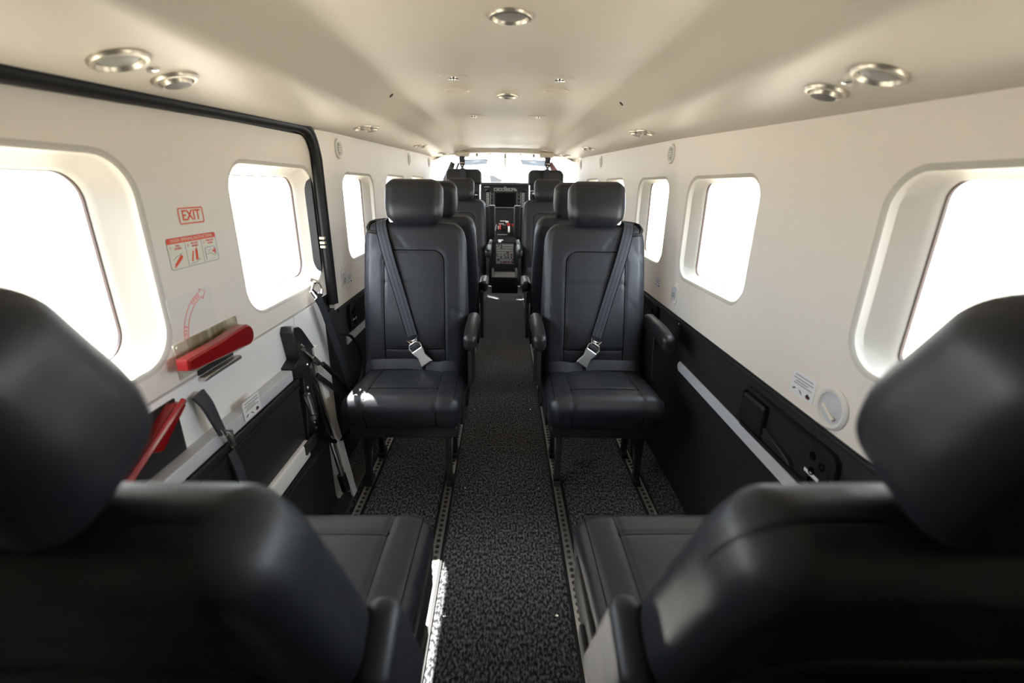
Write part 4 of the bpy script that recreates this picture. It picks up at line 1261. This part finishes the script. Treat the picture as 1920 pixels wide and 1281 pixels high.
# propeller spinner and blade root seen over the panel
pr = thing('propeller', 'dark propeller hub just visible over the panel beside the centre post', 'propeller', (-.05, 7.6, 1.1))
m = MB(); m.lathe([(.20, 0), (.17, .12), (.10, .24), (.0, .30)], 24, frame((-.05, 7.6, 1.03), (1, 0, 0), (0, 0, -1), (0, 1, 0)))
o = m.build('spinner', CHROME); o.parent = pr; o.matrix_parent_inverse = Matrix.Translation(pr.location).inverted()
m = MB(); m.prism([(-.17, -.02), (-.02, -.04), (.02, .02), (-.03, .035), (-.13, .085), (-.19, .08)], -.02, .02, frame((-.045, 7.55, 1.225), (1, 0, 0), (0, 0, 1), (0, -1, 0)), b=.01)
o = m.build('blade', BLACK); o.parent = pr; o.matrix_parent_inverse = Matrix.Translation(pr.location).inverted()

# instrument panel ---------------------------------------------------------------------------------
ip = thing('instrument_panel', 'black cockpit instrument panel with a dark centre screen', 'panel', (0.01, 5.40, 0.55))
def IP(mb, nm, m, ang=35, kind=None, label=None):
    o = mb.build(nm, m, None, ang); o.parent = ip; o.matrix_parent_inverse = Matrix.Translation(ip.location).inverted()
    if kind: o['kind'] = kind
    if label: o['label'] = label
    return o
m = MB(); m.bbox(-.64, .66, 5.40, 5.44, .55, 1.166, .004); IP(m, 'board', COCK)
m = MB(); m.rbox(.65, .14, .016, .012, .06, 3, lambda p: Vector((p.x+.01, p.y+5.48, p.z+1.174-.004*(p.x/.65)**2))); IP(m, 'glareshield', PANEL)
def bezel(cx, cz, hx, hz):
    M = AFT(cx, 5.398, cz)
    m = MB(); ring_prism(m, hx, hz, .008, .016, -.002, .008, M); IP(m, 'screen_bezel', COCK)
    m = MB(); m.prism(rrect(hx-.014, hz-.014, .004, 3), .0, .002, M); IP(m, 'screen', SCREEN)
bezel(.015, 1.002, .128, .092); bezel(-.42, 1.0, .14, .10); bezel(.44, 1.0, .14, .10)
m = MB()
for k in range(12): m.bbox(-.1+.0205*k, -.1+.0205*k+.011, 5.386, 5.392, .9155, .9215, .001)
IP(m, 'soft_key', SWITCH, kind='stuff')
m = MB()
for cx in (-.195, -.178, .205, .222):
    for k in range(9): m.bbox(cx-.005, cx+.005, 5.392, 5.40, .925+.018*k, .933+.018*k, .001)
IP(m, 'audio_button', SWITCH, kind='stuff')
m = MB()
for r_ in range(3):
    for k in range(16):
        if random.random() < .8: m.bbox(-.115+.0165*k, -.115+.0165*k+.009, 5.392, 5.40, 1.098+.012*r_, 1.105+.012*r_, .001)
IP(m, 'radio_button', SWITCH, kind='stuff')
for cx in (-.137, .165):
    m = MB()
    for k in range(4):
        m.lathe([(.009, 0), (.008, .012), (.005, .016), (0, .017)], 12, AFT(cx, 5.398, .935+.042*k))
    IP(m, 'knob', DARKM)
m = MB()
for cx in (-.155, -.118, .146, .186): m.bbox(cx-.0012, cx+.0012, 5.394, 5.40, .92, 1.085, .0005)
for x0, x1, z in ((-.225, -.165, 1.137), (.0, .022, 1.138), (.28, .34, 1.10), (.28, .33, 1.07), (-.34, -.30, 1.085), (-.33, -.30, 1.05)): m.bbox(x0, x1, 5.394, 5.40, z, z+.006, .0005)
IP(m, 'marking_strip', SWITCH, kind='stuff')
m = MB()
for cx in (-.20, -.185, .225, .245): m.lathe([(.016, 0), (.014, .010), (0, .012)], 14, AFT(cx, 5.398, 1.106))
IP(m, 'rotary_knob', SCREEN)
m = MB(); m.prism(rrect(.03, .018, .003, 3), 0, .004, AFT(.33, 5.398, 1.085)); IP(m, 'side_placard', SWITCH)

# pedestal: throttle quadrant, switch panel
pd = thing('centre_pedestal', 'black centre pedestal with throttle levers and rows of switches between the pilot seats', 'pedestal', (.012, 5.25, 0))
def PD(mb, nm, m, kind=None, label=None):
    o = mb.build(nm, m, None, 35); o.parent = pd; o.matrix_parent_inverse = Matrix.Translation(pd.location).inverted()
    if kind: o['kind'] = kind
    if label: o['label'] = label
    return o
m = MB(); m.prism([(5.18, .0), (5.392, .0), (5.392, .90), (5.375, .90), (5.36, .79), (5.30, .60), (5.24, .55), (5.185, .30)], -.118, .142, frame((0, 0, 0), (0, 1, 0), (0, 0, 1), (1, 0, 0)), b=.004); PD(m, 'housing', COCK)
def slope(x, t):        # point on the switch face, t 0 bottom to 1 top
    return frame((x, 5.186+.054*t, .31+.225*t), (1, 0, 0), Vector((0, .054, .225)).normalized(), Vector((0, -.225, .054)).normalized())
m = MB()
for rr in range(9):
    M = slope(.010, .03+.117*rr)
    m.bbox(-.098, .098, -.0012, .0012, 0.001, .004, .0005, M)
PD(m, 'row_divider', SWITCH, 'stuff')
m = MB(); m2 = MB()
for rr in range(8):
    for cc in range(15):
        if random.random() < .12: continue
        M = slope(.010-.091+.013*cc, .085+.117*rr)
        tgt = m2 if (rr == 0 and cc > 4 and random.random() < .7) or random.random() < .05 else m
        tgt.bbox(-.0038, .0038, -.005, .005, .001, .009, .001, M)
PD(m, 'switch', SWITCH, 'stuff', 'small grey toggle switches'); PD(m2, 'red_switch', RED, 'stuff', 'small red toggle switches')
def quad(x, z, off=0.0):
    t = (z-.60)/.19
    return frame((x, 5.298+.06*t-off, z), (1, 0, 0), Vector((0, .06, .19)).normalized(), Vector((0, -.19, .06)).normalized())
m = MB()
for x0, x1, z, h in ((-.075, .04, .625, .006), (-.045, .025, .772, .010), (-.06, .0, .742, .008), (-.07, -.055, .70, .04), (-.105, -.092, .69, .05)): m.bbox(x0, x1, -h/2, h/2, .0, .006, .001, quad(0, z))
PD(m, 'lever_gate', SWITCH, 'stuff')
m = MB(); m.bbox(-.012, .012, -.03, .03, .0, .045, .006, quad(-.045, .70)); PD(m, 'red_lever', RED, None, 'red lever on the quadrant')
m = MB()
for x in (-.085, -.005, .012): m.tube([tuple(quad(x, .69).to_translation()), tuple((quad(x, .72) @ Vector((0, 0, .05))))], .005, 8)
m.bbox(.020, .050, -.012, .012, .0, .04, .004, quad(0, .755)); m.bbox(.045, .066, -.045, .03, .0, .05, .005, quad(0, .68))
PD(m, 'metal_lever', STEEL)
m = MB(); m.lathe([(.010, .0), (.010, .02), (.020, .025), (.020, .04), (0, .042)], 14, quad(.050, .728)); m.lathe([(.008, .0), (.008, .02), (.014, .025), (.014, .036), (0, .038)], 12, quad(.098, .725)); PD(m, 'red_knob', RED, None, 'red round control knob')
m = MB(); m.bbox(.085, .115, -.045, .05, .0, .03, .006, quad(0, .665)); PD(m, 'flap_lever', SCREEN)
m = MB(); m.bbox(-.065, -.01, -.0, .012, .0, .003, .001, frame((0, 5.245, .565), (1, 0, 0), (0, .6, .8), (0, -.8, .6))); m.bbox(-.06, -.03, -.02, -.004, .0, .003, .001, frame((0, 5.245, .565), (1, 0, 0), (0, .6, .8), (0, -.8, .6))); PD(m, 'small_placard', PAPER)
# step box in front of the pedestal
bx = thing('step_box', 'black box with a shiny metal top at the end of the aisle carpet', 'box', (.012, 5.1, 0))
m = MB(); m.bbox(-.135, .158, 5.055, 5.178, 0.0, .180, .006); o = m.build('body', COCK); o.parent = bx; o.matrix_parent_inverse = Matrix.Translation(bx.location).inverted()
m = MB(); m.add([(-.105, 5.062, .186), (.128, 5.062, .186), (.128, 5.165, .225), (-.105, 5.165, .225), (-.105, 5.062, .182), (.128, 5.062, .182), (.128, 5.165, .182), (-.105, 5.165, .182)], [(0, 1, 2, 3), (4, 7, 6, 5), (0, 4, 5, 1), (1, 5, 6, 2), (2, 6, 7, 3), (3, 7, 4, 0)]); o = m.build('metal_top', STEEL); o.parent = bx; o.matrix_parent_inverse = Matrix.Translation(bx.location).inverted()
m = MB()
for x in (-.122, .142): m.bbox(x-.012, x+.012, 5.06, 5.17, .18, .27, .004)
o = m.build('end_bracket', STEEL); o.parent = bx; o.matrix_parent_inverse = Matrix.Translation(bx.location).inverted()

# rear bulkhead behind the photographer, nose floor and footwell
mb = MB(); mb.box(-0.74, 0.74, -1.02, -0.98, 0, 1.5); tag(mb.build('wall_back', RCARP), 'dark carpeted rear bulkhead of the cabin', None, None, 'structure')
mb = MB(); mb.box(-.70, .70, 5.452, 5.50, 0, 1.15); tag(mb.build('wall_front', BLACK), 'dark firewall below the instrument panel', None, None, 'structure')

# ------------------------------------------------------------------ loose pieces of a part become parts of their own
SPLIT = {'end_fitting', 'leg_brace', 'red_pictograms', 'line_drawings', 'screw', 'latch_pin', 'small_print', 'pictograms', 'grille_bar', 'jacks',
         'jack_socket', 'rotary_knob', 'knob', 'end_bracket', 'bracket_bolt', 'webbing', 'headrest_post', 'metal_bar', 'rubber_edge', 'metal_lever',
         'small_placard', 'red_knob', 'lower_lever', 'border', 'arrow_outline'}
CACHE = {}
def explode(o):
    me = o.data
    if me.name not in CACHE:
        n = len(me.vertices)
        par = list(range(n))
        def find(a):
            while par[a] != a:
                par[a] = par[par[a]]; a = par[a]
            return a
        for e in me.edges:
            a, b = find(e.vertices[0]), find(e.vertices[1])
            if a != b: par[a] = b
        comp = {}
        for p in me.polygons: comp.setdefault(find(p.vertices[0]), []).append(p)
        out = []
        for k, ps in comp.items():
            vid = {}; vs = []; fs = []
            for p in ps:
                f = []
                for v in p.vertices:
                    if v not in vid: vid[v] = len(vs); vs.append(tuple(me.vertices[v].co))
                    f.append(vid[v])
                fs.append(f)
            nm = bpy.data.meshes.new(me.name); nm.from_pydata(vs, [], fs); nm.update()
            for m_ in me.materials: nm.materials.append(m_)
            nm.polygons.foreach_set('use_smooth', [True]*len(nm.polygons))
            nm.set_sharp_from_angle(angle=radians(35))
            out.append(nm)
        CACHE[me.name] = out
    out = CACHE[me.name]
    if len(out) < 2 or len(out) > 60: return
    o.data = out[0]
    for nm in out[1:]:
        c = o.copy(); c.data = nm; COL.objects.link(c)
for o in list(SC.objects):
    if o.type == 'MESH' and o.name.split('.')[0] in SPLIT and o.get('kind') != 'stuff':
        explode(o)
